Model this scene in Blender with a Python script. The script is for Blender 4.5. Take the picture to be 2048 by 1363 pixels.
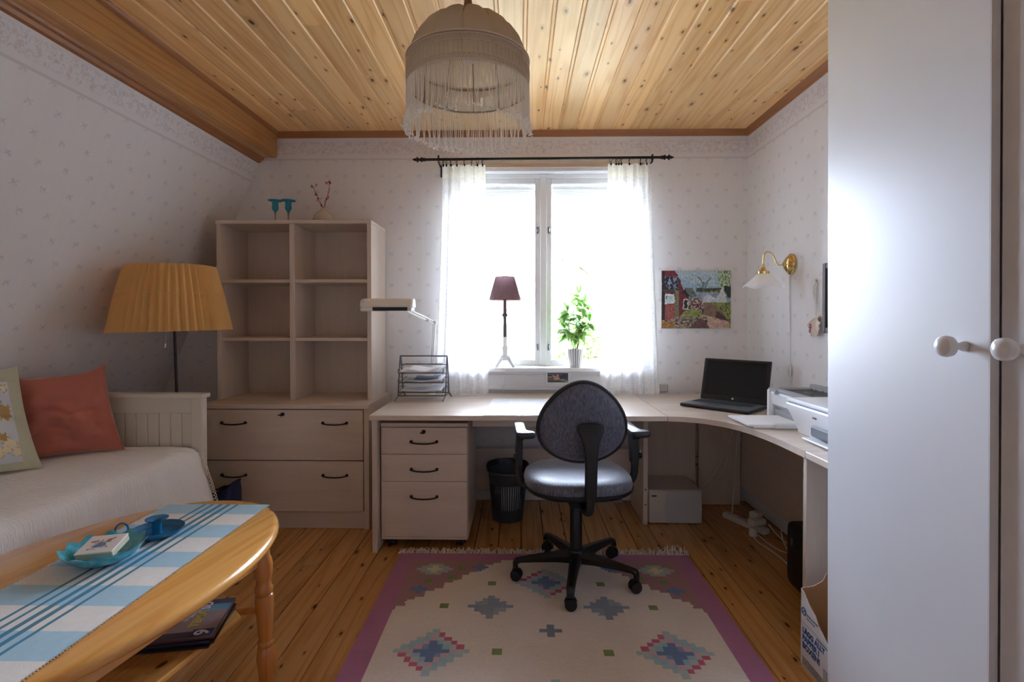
import bpy, bmesh, math, random
from mathutils import Vector, Matrix

random.seed(7)
PI = math.pi
for _o in list(bpy.data.objects):
    bpy.data.objects.remove(_o, do_unlink=True)
SC = bpy.context.scene
COL = SC.collection

# ------------------------------------------------------------------ camera
# room axes: x to the right, y away from the camera towards the window wall, z up, floor at 0
F_PX = 1028.0
YAW, PITCH, CAM_Z = math.radians(0.95), math.radians(0.8), 1.225
cam_d = bpy.data.cameras.new('camera')
cam_d.sensor_fit = 'HORIZONTAL'
cam_d.sensor_width = 36.0
cam_d.lens = F_PX / 2048 * 36.0
cam_d.shift_y = (math.tan(PITCH) - 44.5 / F_PX) * F_PX / 2048
cam_d.clip_start = 0.05
cam_d.clip_end = 300
cam = bpy.data.objects.new('camera', cam_d)
COL.objects.link(cam)
cam.location = (0, 0, CAM_Z)
cam.rotation_euler = (PI / 2 - PITCH, 0, YAW)
SC.camera = cam

# ------------------------------------------------------------------ view
SC.view_settings.view_transform = 'Standard'
SC.view_settings.look = 'None'
SC.view_settings.gamma = 1.0
SC.view_settings.use_curve_mapping = False
SC.view_settings.exposure = 5.8
SC.cycles.max_bounces = 14
SC.cycles.diffuse_bounces = 8          # a pale room needs its inter-reflections

# ------------------------------------------------------------------ sky
W = bpy.data.worlds.new('cloudy_sky')
SC.world = W
W.use_nodes = True
nt = W.node_tree
nt.nodes.clear()
def wn(t, **kw):
    n = nt.nodes.new(t)
    for k, v in kw.items():
        setattr(n, k, v)
    return n
w_tc = wn('ShaderNodeTexCoord')
w_map = wn('ShaderNodeMapping')
w_map.inputs['Scale'].default_value = (1.0, 1.0, 3.2)
w_map.inputs['Location'].default_value = (0.35, 0.0, 0.42)
w_no = wn('ShaderNodeTexNoise')
w_no.inputs['Scale'].default_value = 3.1
w_no.inputs['Detail'].default_value = 5
w_no.inputs['Roughness'].default_value = 0.5
w_rp = wn('ShaderNodeValToRGB')
e = w_rp.color_ramp.elements
e[0].position, e[0].color = 0.38, (0.30, 0.40, 0.60, 1)
e[1].position, e[1].color = 0.64, (0.90, 0.93, 0.97, 1)
m = w_rp.color_ramp.elements.new(0.49)
m.color = (0.52, 0.63, 0.82, 1)
w_bg = wn('ShaderNodeBackground')
w_bg.inputs['Strength'].default_value = 1.3
w_out = wn('ShaderNodeOutputWorld')
nt.links.new(w_tc.outputs['Generated'], w_map.inputs['Vector'])
nt.links.new(w_map.outputs['Vector'], w_no.inputs['Vector'])
nt.links.new(w_no.outputs['Fac'], w_rp.inputs['Fac'])
nt.links.new(w_rp.outputs['Color'], w_bg.inputs['Color'])
nt.links.new(w_bg.outputs['Background'], w_out.inputs['Surface'])

# ------------------------------------------------------------------ lights
def area(name, loc, rot, sx, sy, power, col=(1, 1, 1), portal=False):
    d = bpy.data.lights.new(name, 'AREA')
    d.shape = 'RECTANGLE'
    d.size, d.size_y = sx, sy
    d.energy = power
    d.color = col
    if portal:
        d.cycles.is_portal = True
    o = bpy.data.objects.new(name, d)
    COL.objects.link(o)
    o.location = loc
    o.rotation_euler = rot
    return o
# the only light is the cloudy sky; the portal emits nothing, it just guides sampling through the window in view
area('window_sky_portal', (0.16, 3.72, 1.55), (-PI / 2, 0, 0), 1.3, 1.4, 1, portal=True)

# ------------------------------------------------------------------ mesh helpers
class MB:
    def __init__(s):
        s.v, s.f, s.uv, s.col = [], [], {}, {}
    def add(s, vs, fs):
        b = len(s.v)
        s.v.extend([tuple(p) for p in vs])
        s.f.extend([tuple(i + b for i in f) for f in fs])
        return b
    def quad(s, p, uv=None, col=None):
        s.add(p, [tuple(range(len(p)))])
        k = len(s.f) - 1
        if uv: s.uv[k] = uv
        if col: s.col[k] = col
    def box(s, x0, x1, y0, y1, z0, z1, b=0.0):
        if x0 > x1: x0, x1 = x1, x0
        if y0 > y1: y0, y1 = y1, y0
        if z0 > z1: z0, z1 = z1, z0
        if b <= 0:
            s.add([(x0,y0,z0),(x1,y0,z0),(x1,y1,z0),(x0,y1,z0),(x0,y0,z1),(x1,y0,z1),(x1,y1,z1),(x0,y1,z1)],
                  [(0,3,2,1),(4,5,6,7),(0,1,5,4),(1,2,6,5),(2,3,7,6),(3,0,4,7)])
            return s
        b = min(b, (x1-x0)*.45, (y1-y0)*.45, (z1-z0)*.45)
        lo, hi = (x0,y0,z0), (x1,y1,z1)
        vs, ix = [], {}
        for c in [(i,j,k) for i in (0,1) for j in (0,1) for k in (0,1)]:
            for a in range(3):
                p = []
                for d in range(3):
                    e = (lo, hi)[c[d]][d]
                    if d != a: e += b if c[d] == 0 else -b
                    p.append(e)
                ix[c, a] = len(vs); vs.append(p)
        fs = []
        for a in range(3):
            o = [d for d in range(3) if d != a]
            for sd in (0, 1):
                q = []
                for (i, j) in ((0,0),(1,0),(1,1),(0,1)):
                    c = [0,0,0]; c[a] = sd; c[o[0]] = i; c[o[1]] = j
                    q.append(ix[tuple(c), a])
                fs.append(q)
            for i in (0,1):
                for j in (0,1):
                    c0 = [0,0,0]; c1 = [0,0,0]
                    c0[a] = 0; c1[a] = 1
                    c0[o[0]] = c1[o[0]] = i; c0[o[1]] = c1[o[1]] = j
                    c0, c1 = tuple(c0), tuple(c1)
                    fs.append([ix[c0,o[0]], ix[c1,o[0]], ix[c1,o[1]], ix[c0,o[1]]])
        for c in [(i,j,k) for i in (0,1) for j in (0,1) for k in (0,1)]:
            fs.append([ix[c,0], ix[c,1], ix[c,2]])
        s.add(vs, fs)
        return s
    def loft(s, rings, caps=True, closed=True, loop=False):
        n = len(rings[0]); b = len(s.v)
        for r in rings: s.v.extend([tuple(p) for p in r])
        m = len(rings)
        for k in range(m if loop else m - 1):
            for i in range(n if closed else n - 1):
                j = (i + 1) % n; k2 = (k + 1) % m
                s.f.append((b+k*n+i, b+k*n+j, b+k2*n+j, b+k2*n+i))
        if caps and closed and not loop:
            s.f.append(tuple(b + i for i in reversed(range(n))))
            s.f.append(tuple(b + (m-1)*n + i for i in range(n)))
        return s
    def tube(s, pts, r, n=8, caps=True, closed=False, flat=None):
        pts = [Vector(p) for p in pts]; m = len(pts)
        rs = r if isinstance(r, (list, tuple)) else [r] * m
        rings = []; ref = None
        for i, p in enumerate(pts):
            if closed: t = pts[(i+1) % m] - pts[i-1]
            else: t = pts[min(i+1, m-1)] - pts[max(i-1, 0)]
            if t.length < 1e-9: t = Vector((0,0,1))
            t.normalize()
            if ref is None:
                ref = Vector((0,0,1)) if abs(t.z) < .9 else Vector((1,0,0))
            u = ref - t * ref.dot(t)
            if u.length < 1e-6:
                u = t.orthogonal()
            u.normalize(); w = t.cross(u); ref = u
            fl = flat or (1, 1)
            rings.append([p + (u*math.cos(2*PI*k/n)*fl[0] + w*math.sin(2*PI*k/n)*fl[1]) * rs[i] for k in range(n)])
        s.loft(rings, caps=caps and not closed, loop=closed)
        return s
    def cyl(s, p0, p1, r0, r1=None, n=16):
        return s.tube([p0, p1], [r0, r0 if r1 is None else r1], n)
    def lathe(s, prof, c=(0,0,0), n=32, a0=0.0, a1=2*PI, caps=True):
        full = abs(a1 - a0 - 2*PI) < 1e-6
        nn = n if full else n + 1
        rings = [[(c[0]+r*math.cos(a0+(a1-a0)*k/n), c[1]+r*math.sin(a0+(a1-a0)*k/n), c[2]+z) for k in range(nn)] for r, z in prof]
        return s.loft(rings, caps=caps and full, closed=full)
    def sphere(s, c, r, nu=14, nv=8):
        if not isinstance(r, (tuple, list)): r = (r, r, r)
        rings = []
        for j in range(1, nv):
            a = PI * j / nv
            rings.append([(c[0]+r[0]*math.sin(a)*math.cos(2*PI*i/nu), c[1]+r[1]*math.sin(a)*math.sin(2*PI*i/nu), c[2]-r[2]*math.cos(a)) for i in range(nu)])
        b = len(s.v)
        s.loft(rings, caps=False)
        t0, t1 = len(s.v), len(s.v) + 1
        s.v += [(c[0], c[1], c[2]-r[2]), (c[0], c[1], c[2]+r[2])]
        l = b + (nv-2)*nu
        for i in range(nu):
            s.f.append((t0, b+(i+1) % nu, b+i)); s.f.append((t1, l+i, l+(i+1) % nu))
        return s
    def prism(s, poly, z0, z1):
        n = len(poly)
        return s.loft([[(x, y, z0) for x, y in poly], [(x, y, z1) for x, y in poly]])
    def pprism(s, poly, ax, a0, a1):
        """polygon in the plane across axis ax, swept from a0 to a1 along it"""
        def P(p, a):
            q = list(p); q.insert(ax, a); return tuple(q)
        return s.loft([[P(p, a0) for p in poly], [P(p, a1) for p in poly]])
    def xf(s, M, start=0):
        for i in range(start, len(s.v)):
            s.v[i] = tuple(M @ Vector(s.v[i]))
        return s
    def mark(s):
        return len(s.v)

def root_of(o):
    while o.parent: o = o.parent
    return o
def mesh_from(mb, name, mat, org=(0,0,0), angle=35, recalc=True):
    me = bpy.data.meshes.new(name)
    ox, oy, oz = org
    me.from_pydata([(x-ox, y-oy, z-oz) for x, y, z in mb.v], [], mb.f)
    if mb.uv:
        uv = me.uv_layers.new(name='UVMap')
        for p in me.polygons:
            q = mb.uv.get(p.index)
            if q:
                for li, c in zip(p.loop_indices, q): uv.data[li].uv = c
    if mb.col:
        ca = me.color_attributes.new('Col', 'FLOAT_COLOR', 'CORNER')
        for p in me.polygons:
            q = mb.col.get(p.index, (1,1,1))
            for li in p.loop_indices: ca.data[li].color = (q[0], q[1], q[2], 1)
    if recalc and not mb.uv and not mb.col:
        bm = bmesh.new(); bm.from_mesh(me)
        bmesh.ops.recalc_face_normals(bm, faces=bm.faces)
        bm.to_mesh(me); bm.free()
    if angle:
        me.polygons.foreach_set('use_smooth', [True] * len(me.polygons))
        me.set_sharp_from_angle(angle=math.radians(angle))
    for mm in (mat if isinstance(mat, (list, tuple)) else [mat]):
        me.materials.append(mm)
    me.update()
    return me
def tag(o, label=None, cat=None, group=None, kind=None):
    if label: o['label'] = label
    if cat: o['category'] = cat
    if group: o['group'] = group
    if kind: o['kind'] = kind
    return o
def thing(name, label, cat, loc=(0,0,0), rotz=0, group=None, rot=None):
    o = bpy.data.objects.new(name, None)
    o.empty_display_size = 0.05
    COL.objects.link(o)
    o.location = loc
    o.rotation_euler = rot or (0, 0, rotz)
    return tag(o, label, cat, group)
def part(mb, name, mat, parent, local=False, label=None, kind=None, angle=35):
    r = root_of(parent)
    me = mesh_from(mb, name, mat, (0,0,0) if local else tuple(r.location), angle)
    o = bpy.data.objects.new(name, me)
    COL.objects.link(o)
    o.parent = parent
    return tag(o, label, None, None, kind)
def single(mb, name, mat, label, cat, group=None, org=None, kind=None, angle=35):
    if org is None:
        xs = [p[0] for p in mb.v]; ys = [p[1] for p in mb.v]; zs = [p[2] for p in mb.v]
        org = ((min(xs)+max(xs))/2, (min(ys)+max(ys))/2, min(zs))
    o = bpy.data.objects.new(name, mesh_from(mb, name, mat, org, angle))
    COL.objects.link(o)
    o.location = org
    return tag(o, label, cat, group, kind)
def struct(mb, name, mat, parent=None, label=None, angle=35):
    o = bpy.data.objects.new(name, mesh_from(mb, name, mat, (0,0,0), angle))
    COL.objects.link(o)
    if parent: o.parent = parent
    else: tag(o, label, None, None, 'structure')
    return o
def copy_tree(o, parent=None):
    c = o.copy(); COL.objects.link(c); c.parent = parent
    for ch in o.children: copy_tree(ch, c)
    return c
def lerp(a, b, t): return a + (b - a) * t
def arc(c, r, a0, a1, n, plane='xz', fix=0):
    out = []
    for i in range(n + 1):
        a = lerp(a0, a1, i / n); u, v = c[0] + r*math.cos(a), c[1] + r*math.sin(a)
        out.append({'xz': (u, fix, v), 'xy': (u, v, fix), 'yz': (fix, u, v)}[plane])
    return out
def bez(p0, p1, p2, p3, n=12):
    p0, p1, p2, p3 = map(Vector, (p0, p1, p2, p3))
    return [p0*(1-t)**3 + p1*3*t*(1-t)**2 + p2*3*t*t*(1-t) + p3*t**3 for t in [i/n for i in range(n+1)]]
def spline(pts, k=6):
    P = [Vector(p) for p in pts]; out = []
    for i in range(len(P)-1):
        a, b, c, d = P[max(i-1,0)], P[i], P[i+1], P[min(i+2,len(P)-1)]
        for j in range(k):
            t = j / k
            out.append(0.5*((2*b) + (c-a)*t + (2*a-5*b+4*c-d)*t*t + (3*b-a-3*c+d)*t**3))
    out.append(P[-1]); return out
# ------------------------------------------------------------------ materials
def lin(c):
    c = c / 255.0
    return c / 12.92 if c <= 0.04045 else ((c + 0.055) / 1.055) ** 2.4
def S(r, g, b): return (lin(r), lin(g), lin(b), 1.0)
class NT:
    def __init__(s, name):
        s.m = bpy.data.materials.new(name); s.m.use_nodes = True
        s.t = s.m.node_tree; s.t.nodes.clear()
        s.out = s.n('ShaderNodeOutputMaterial')
    def n(s, t, inp=None, **kw):
        x = s.t.nodes.new(t)
        for k, v in kw.items(): setattr(x, k, v)
        for k, v in (inp or {}).items(): s.set(x, k, v)
        return x
    def set(s, x, k, v):
        if isinstance(v, bpy.types.NodeSocket): s.t.links.new(v, x.inputs[k])
        else: x.inputs[k].default_value = v
    def math(s, op, a, b=0.0, c=0.0, clamp=False):
        x = s.n('ShaderNodeMath', operation=op, use_clamp=clamp)
        s.set(x, 0, a); s.set(x, 1, b); s.set(x, 2, c)
        return x.outputs[0]
    def mix(s, f, a, b, mode='MIX'):
        x = s.n('ShaderNodeMix', data_type='RGBA', blend_type=mode)
        s.set(x, 0, f); s.set(x, 6, a); s.set(x, 7, b)
        return x.outputs[2]
    def vmul(s, v, k):
        x = s.n('ShaderNodeVectorMath', operation='MULTIPLY'); s.set(x, 0, v); s.set(x, 1, k); return x.outputs[0]
    def vadd(s, v, k):
        x = s.n('ShaderNodeVectorMath', operation='ADD'); s.set(x, 0, v); s.set(x, 1, k); return x.outputs[0]
    def noise(s, v, scale, detail=3, rough=.5, dist=0):
        x = s.n('ShaderNodeTexNoise', {'Vector': v, 'Scale': scale, 'Detail': detail, 'Roughness': rough, 'Distortion': dist})
        return x.outputs['Fac']
    def ramp(s, f, stops):
        x = s.n('ShaderNodeValToRGB', {'Fac': f}); e = x.color_ramp.elements
        e[0].position, e[0].color = stops[0][0], stops[0][1]
        e[1].position, e[1].color = stops[-1][0], stops[-1][1]
        for p, c in stops[1:-1]:
            q = e.new(p); q.color = c
        return x.outputs['Color']
    def smooth(s, v, lo, hi, a=0.0, b=1.0):
        x = s.n('ShaderNodeMapRange', {'Value': v, 'From Min': lo, 'From Max': hi, 'To Min': a, 'To Max': b}, interpolation_type='SMOOTHSTEP')
        return x.outputs['Result']
    def coord(s, w='Object'): return s.n('ShaderNodeTexCoord').outputs[w]
    def rnd(s): return s.n('ShaderNodeObjectInfo').outputs['Random']
    def bump(s, h, strength=.3, dist=.002):
        return s.n('ShaderNodeBump', {'Height': h, 'Strength': strength, 'Distance': dist}).outputs['Normal']
    def pbsdf(s, **kw):
        x = s.n('ShaderNodeBsdfPrincipled')
        for k, v in kw.items(): s.set(x, k.replace('_', ' '), v)
        return x
    def finish(s, bsdf):
        s.t.links.new(bsdf.outputs[0], s.out.inputs['Surface']); return s.m
_MC = {}
def M(name, col, rough=.5, metal=0.0, var=.06, vs=6.0, bump=0.0, bs=200.0, bd=.001, spec=.5, sheen=0.0, coat=0.0):
    """plain procedural paint, plastic, metal or cloth with a little mottling"""
    if name in _MC: return _MC[name]
    t = NT(name); c = t.coord()
    nz = t.noise(c, vs, 3)
    f = t.math('MULTIPLY_ADD', nz, var*2, 1 - var)
    cc = t.n('ShaderNodeVectorMath', operation='SCALE'); t.set(cc, 0, col[:3]); t.set(cc, 3, f)
    kw = dict(Base_Color=cc.outputs[0], Roughness=rough, Metallic=metal)
    kw['Specular_IOR_Level'] = spec
    if sheen: kw['Sheen_Weight'] = sheen
    if coat: kw['Coat_Weight'] = coat
    if bump: kw['Normal'] = t.bump(t.noise(c, bs, 2), bump, bd)
    _MC[name] = t.finish(t.pbsdf(**kw)); return _MC[name]
def pine(name, light, mid, dark, knot, axis=1, rough=.4, kscale=(8,3,8), kthr=.085, coat=0.0, tint=.16, kdrop=.35, gs=1.0, rings_=.26, flat=False):
    """planed softwood: streaked grain along an axis, growth lines bending round scattered knots"""
    t = NT(name); o = t.coord(); r = t.rnd()
    cv = t.n('ShaderNodeCombineXYZ', {0: t.math('MULTIPLY', r, 31.7), 1: t.math('MULTIPLY', r, 57.3), 2: t.math('MULTIPLY', r, 91.1)}).outputs[0]
    v = t.vadd(o, cv)
    def sc(a, b):
        k = [a*gs, a*gs, a*gs]; k[axis] = b*gs; return tuple(k)
    wob = t.n('ShaderNodeTexNoise', {'Vector': v, 'Scale': 5.0, 'Detail': 1.0})
    kv = list(kscale)
    vk = t.vadd(t.vmul(v, tuple(kv)), t.vmul(wob.outputs['Color'], (.25,.25,.25)))
    vo = t.n('ShaderNodeTexVoronoi', {'Vector': vk, 'Scale': 1.0, 'Randomness': 1.0}, voronoi_dimensions='2D' if flat else '3D')
    sc_ = t.n('ShaderNodeSeparateColor', {0: vo.outputs['Color']})
    d = t.math('MULTIPLY', vo.outputs['Distance'], t.math('MULTIPLY_ADD', sc_.outputs[1], 1.3, .6)) if flat else vo.outputs['Distance']
    keep = t.math('GREATER_THAN', sc_.outputs[0], kdrop)
    km = t.math('MULTIPLY', t.smooth(d, kthr*.55, kthr, 1.0, 0.0), keep)
    halo = t.math('MULTIPLY', t.smooth(d, kthr*.8, kthr*2.6, 1.0, 0.0), keep)
    g1 = t.noise(t.vmul(v, sc(10, .55)), 1.0, 2, .45)
    ph = t.math('ADD', t.math('MULTIPLY', g1, 42.0), t.math('MULTIPLY', halo, 9.0))
    ring = t.math('MULTIPLY_ADD', t.math('SINE', ph), .5, .5)
    g2 = t.noise(t.vmul(v, sc(160, 3.5)), 1.0, 3, .6)
    g3 = t.noise(t.vmul(v, sc(3.0, .5)), 1.0, 2, .5)
    f = t.math('ADD', t.math('MULTIPLY', t.math('POWER', ring, 3.0), rings_), t.math('ADD', t.math('MULTIPLY', g2, .38), t.math('MULTIPLY', g3, .35)))
    c = t.ramp(f, [(.22, light), (.55, mid), (1.0, dark)])
    c = t.mix(t.math('MULTIPLY', halo, .55), c, dark)
    c = t.mix(t.math('MULTIPLY', km, .92), c, knot)
    tn = t.math('MULTIPLY_ADD', t.math('FRACT', t.math('MULTIPLY', r, 7.13)), tint*2, 1-tint)
    cc = t.n('ShaderNodeVectorMath', operation='SCALE'); t.set(cc, 0, c); t.set(cc, 3, tn)
    nb = t.bump(f, .12, .001)
    return t.finish(t.pbsdf(Base_Color=cc.outputs[0], Roughness=rough, Normal=nb, Coat_Weight=coat, Coat_Roughness=.15))
def laminate(name, a, b, axis=2, rough=.35, spec=.5):
    t = NT(name); o = t.coord(); r = t.rnd()
    v = t.vadd(o, t.n('ShaderNodeCombineXYZ', {0: t.math('MULTIPLY', r, 11.7), 1: t.math('MULTIPLY', r, 17.3), 2: t.math('MULTIPLY', r, 9.1)}).outputs[0])
    def sc(p, q):
        k = [p, p, p]; k[axis] = q; return tuple(k)
    g = t.noise(t.vmul(v, sc(190, 6)), 1.0, 3, .6)
    h = t.noise(t.vmul(v, sc(14, 1.2)), 1.0, 3, .5, .4)
    f = t.math('ADD', t.math('MULTIPLY', g, .5), t.math('MULTIPLY', h, .55))
    c = t.ramp(f, [(.3, a), (.75, b)])
    return t.finish(t.pbsdf(Base_Color=c, Roughness=rough, Specular_IOR_Level=spec, Normal=t.bump(g, .04, .0005)))
def colattr(name, rough=.6, weave=0.0, ws=260.0, sheen=0.0, var=.08, vs=30.0, spec=.5):
    t = NT(name)
    a = t.n('ShaderNodeAttribute', attribute_name='Col').outputs['Color']
    o = t.coord(); f = t.math('MULTIPLY_ADD', t.noise(o, vs, 3), var*2, 1-var)
    cc = t.n('ShaderNodeVectorMath', operation='SCALE'); t.set(cc, 0, a); t.set(cc, 3, f)
    kw = dict(Base_Color=cc.outputs[0], Roughness=rough, Specular_IOR_Level=spec)
    if sheen: kw['Sheen_Weight'] = sheen
    if weave:
        kw['Normal'] = t.bump(t.noise(t.vmul(o, (1, 3.0, 1)), ws, 2), weave, .003)
    return t.finish(t.pbsdf(**kw))
def wallpaper():
    t = NT('wallpaper')
    uv = t.n('ShaderNodeUVMap', uv_map='UVMap').outputs[0]
    sp = t.n('ShaderNodeSeparateXYZ', {0: uv})
    u, v = sp.outputs[0], sp.outputs[1]
    CW, CH = .125, .105
    row = t.math('FLOOR', t.math('DIVIDE', v, CH))
    off = t.math('MULTIPLY', t.math('MODULO', row, 2.0), .5)
    cu = t.math('ADD', t.math('DIVIDE', u, CW), off)
    fu = t.math('SUBTRACT', t.math('FRACT', cu), .5)
    fv = t.math('SUBTRACT', t.math('FRACT', t.math('DIVIDE', v, CH)), .5)
    flip = t.math('MULTIPLY_ADD', t.math('MODULO', t.math('ADD', row, t.math('FLOOR', cu)), 2.0), 2.0, -1.0)
    wx = t.math('MULTIPLY_ADD', t.noise(uv, 60.0, 2), .018, -.009); wy_ = t.math('MULTIPLY_ADD', t.noise(t.vadd(uv, (7.3, 2.1, 0)), 60.0, 2), .018, -.009)
    x = t.math('ADD', t.math('MULTIPLY', t.math('MULTIPLY', fu, CW), flip), wx); y = t.math('ADD', t.math('MULTIPLY', fv, CH), wy_)
    tot = None
    def blob(px, py, rx, ry, ang, s=1.0):
        nonlocal tot
        ca, sa = math.cos(ang), math.sin(ang)
        dx = t.math('SUBTRACT', x, px); dy = t.math('SUBTRACT', y, py)
        a = t.math('DIVIDE', t.math('ADD', t.math('MULTIPLY', dx, ca), t.math('MULTIPLY', dy, sa)), rx)
        b = t.math('DIVIDE', t.math('SUBTRACT', t.math('MULTIPLY', dy, ca), t.math('MULTIPLY', dx, sa)), ry)
        q = t.math('ADD', t.math('MULTIPLY', a, a), t.math('MULTIPLY', b, b))
        m_ = t.math('MULTIPLY', t.smooth(q, .5, 1.3, 1.0, 0.0), s)
        tot = m_ if tot is None else t.math('MAXIMUM', tot, m_)
    blob(-.002, -.003, .0085, .0066, .3)
    blob(.009, .006, .0085, .0046, .8, .8)
    blob(-.010, .005, .0080, .0040, 2.4, .8)
    blob(.003, .015, .0105, .0016, 1.4, .8)
    blob(.011, -.008, .0075, .0036, -.5, .7)
    blob(-.011, -.010, .0055, .0022, .7, .7)
    ns = t.noise(uv, 170.0, 3, .6)
    sprig = t.math('MULTIPLY', tot, t.smooth(ns, .30, .58))
    base = t.mix(t.noise(t.vmul(uv, (60.0, 1.2, 1.0)), 1.0, 2), S(226,224,224), S(232,230,230))
    c = t.mix(t.math('MULTIPLY', sprig, .46), base, S(162,164,174))
    # printed flower border hung below the ceiling line, v runs downwards from it
    band = t.math('MULTIPLY', t.smooth(v, .018, .040), t.smooth(v, .105, .128, 1.0, 0.0))
    body = t.math('LESS_THAN', v, .155)
    c = t.mix(body, c, S(229,226,227))
    n1 = t.noise(uv, 34.0, 3, .6, .6); n2 = t.noise(uv, 95.0, 2, .6)
    fl = t.math('MULTIPLY', t.math('MULTIPLY', t.smooth(n1, .47, .56), band), t.smooth(n2, .38, .6))
    c = t.mix(t.math('MULTIPLY', fl, .55), c, S(190,184,188))
    n3 = t.noise(t.vadd(uv, (3.1, 1.7, 0)), 48.0, 2, .5, .5)
    c = t.mix(t.math('MULTIPLY', t.math('MULTIPLY', t.smooth(n3, .55, .63), band), .4), c, S(204,182,182))
    ln = t.math('MULTIPLY', t.smooth(v, .140, .146), t.smooth(v, .152, .157, 1.0, 0.0))
    c = t.mix(t.math('MULTIPLY', ln, .7), c, S(204,199,199))
    bm = t.bump(t.noise(t.vmul(uv, (1.0, .12, 1.0)), 420.0, 2), .05, .001)
    return t.finish(t.pbsdf(Base_Color=c, Roughness=.75, Specular_IOR_Level=.25, Normal=bm))
def cloth(name, col, transl=.35, clear=0.0, rough=.9, ws=500.0, wb=.15, thread=0.0):
    """thin cloth that lets light through; 'clear' is the open share of a loose weave"""
    t = NT(name); o = t.coord()
    nz = t.noise(o, 9.0, 3); f = t.math('MULTIPLY_ADD', nz, .12, .94)
    th = t.noise(t.vmul(o, (1.0, 1.0, .08)), 300.0, 2); tv = t.noise(t.vmul(o, (.08, .08, 1.0)), 300.0, 2)
    cc = t.n('ShaderNodeVectorMath', operation='SCALE'); t.set(cc, 0, col[:3]); t.set(cc, 3, f)
    d = t.n('ShaderNodeBsdfDiffuse', {'Color': cc.outputs[0], 'Normal': t.bump(t.noise(o, ws, 2), wb, .001)})
    tr = t.n('ShaderNodeBsdfTranslucent', {'Color': cc.outputs[0]})
    m1 = t.n('ShaderNodeMixShader', {0: transl}); t.t.links.new(d.outputs[0], m1.inputs[1]); t.t.links.new(tr.outputs[0], m1.inputs[2])
    if clear:
        w = t.math('MULTIPLY', t.math('ADD', th, tv), 1.0)
        op = t.smooth(w, .75, 1.25, max(0.0, clear-.10), clear+.10)
        tp = t.n('ShaderNodeBsdfTransparent')
        m2 = t.n('ShaderNodeMixShader', {0: op}); t.t.links.new(m1.outputs[0], m2.inputs[1]); t.t.links.new(tp.outputs[0], m2.inputs[2])
        return t.finish(m2)
    return t.finish(m1)
def pane_glass(name='window_glass', tint=(1,1,1,1)):
    t = NT(name)
    fr = t.n('ShaderNodeFresnel', {'IOR': 1.45})
    tp = t.n('ShaderNodeBsdfTransparent', {'Color': tint}); gl = t.n('ShaderNodeBsdfGlossy', {'Roughness': .0})
    m1 = t.n('ShaderNodeMixShader', {0: fr.outputs[0]}); t.t.links.new(tp.outputs[0], m1.inputs[1]); t.t.links.new(gl.outputs[0], m1.inputs[2])
    return t.finish(m1)

WALLP = wallpaper()
CEIL_PINE = pine('ceiling_pine', S(247,205,146), S(234,182,118), S(198,134,74), S(74,43,26), axis=1, rough=.34, kscale=(13,5.4,13), kthr=.088, tint=.12, kdrop=.5, flat=True)
BEAM_PINE = pine('beam_pine', S(212,160,98), S(192,134,74), S(150,94,46), S(78,44,24), axis=1, rough=.4, kscale=(7,2.4,7), kthr=.075)
TRIM_PINE = M('trim_wood', S(160,104,58), .42, var=.12, vs=9)
FLOOR_PINE = pine('floor_pine', S(204,156,98), S(186,134,76), S(142,92,46), S(60,36,20), axis=1, rough=.26, kscale=(12,5.0,12), kthr=.072, tint=.09, kdrop=.52, flat=True)
TABLE_PINE = pine('table_pine', S(226,172,98), S(214,154,80), S(180,116,54), S(92,50,24), axis=1, rough=.22, kscale=(7,3.6,7), kthr=.075, coat=.5, tint=.02, kdrop=.5, flat=True)
LEG_PINE = pine('turned_pine', S(206,140,72), S(190,120,56), S(150,86,38), S(92,50,24), axis=2, rough=.25, kscale=(4,2,4), kthr=.03, coat=.5, tint=.02)
LAM = laminate('birch_laminate', S(206,188,172), S(222,208,194), axis=2)
LAMH = laminate('birch_laminate_cross', S(206,188,172), S(222,208,194), axis=0)
LAMY = laminate('birch_laminate_deep', S(206,188,172), S(222,208,194), axis=1)
DESKTOP = laminate('desktop_laminate', S(206,188,172), S(222,208,194), axis=0, rough=.22)
WHITE_PAINT = M('white_paint', S(232,231,229), .35, var=.02)
WARD_PAINT = M('wardrobe_paint', S(214,215,217), .38, var=.03, vs=2.5, coat=.1)
CREAM_PAINT = M('cream_paint', S(226,221,208), .4, var=.03)
BLACK_PL = M('black_plastic', S(26,26,28), .42, var=.1)
BLACK_METAL = M('black_iron', S(30,27,26), .45, metal=.3, var=.1)
CHROME = M('chrome_wire', S(150,152,156), .25, metal=.9, var=.05)
WHITE_PL = M('white_plastic', S(228,228,226), .35, var=.03)
GLASS = pane_glass()
# ------------------------------------------------------------------ the room
YB, XR, ZC, YR = 3.47, 1.52, 2.48, -1.1           # window wall, right wall, ceiling, rear wall
SX, SZ, SK = -1.765, 2.305, 0.426                 # sloping wall: top edge and lean
def slope_x(z): return SX - SK * (SZ - z)

# floor: subfloor with single planks laid towards the window
mb = MB(); mb.box(-2.95, 1.75, YR-.2, YB+.25, -.22, -.022)
floor = struct(mb, 'floor', M('subfloor', S(124,92,60), .8), label='bare varnished pine plank floor of the room')
edges = [-.747 + .125*k for k in range(-17, 20)]
rp = random.Random(3)
for k in range(len(edges)-1):
    x0, x1 = max(edges[k], -2.74), min(edges[k+1], XR)
    if x1 - x0 < .03: continue
    cuts = [YR, YB]
    if rp.random() < .5: cuts.insert(1, rp.uniform(-.2, 3.2))
    g = rp.uniform(.0018, .0046)
    for a, b in zip(cuts[:-1], cuts[1:]):
        p = MB(); p.box(x0+g*.5, x1-g*.5, a+.0008, b-.0008, -.022, 0, .0016)
        struct(p, 'plank', FLOOR_PINE, floor)

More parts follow.
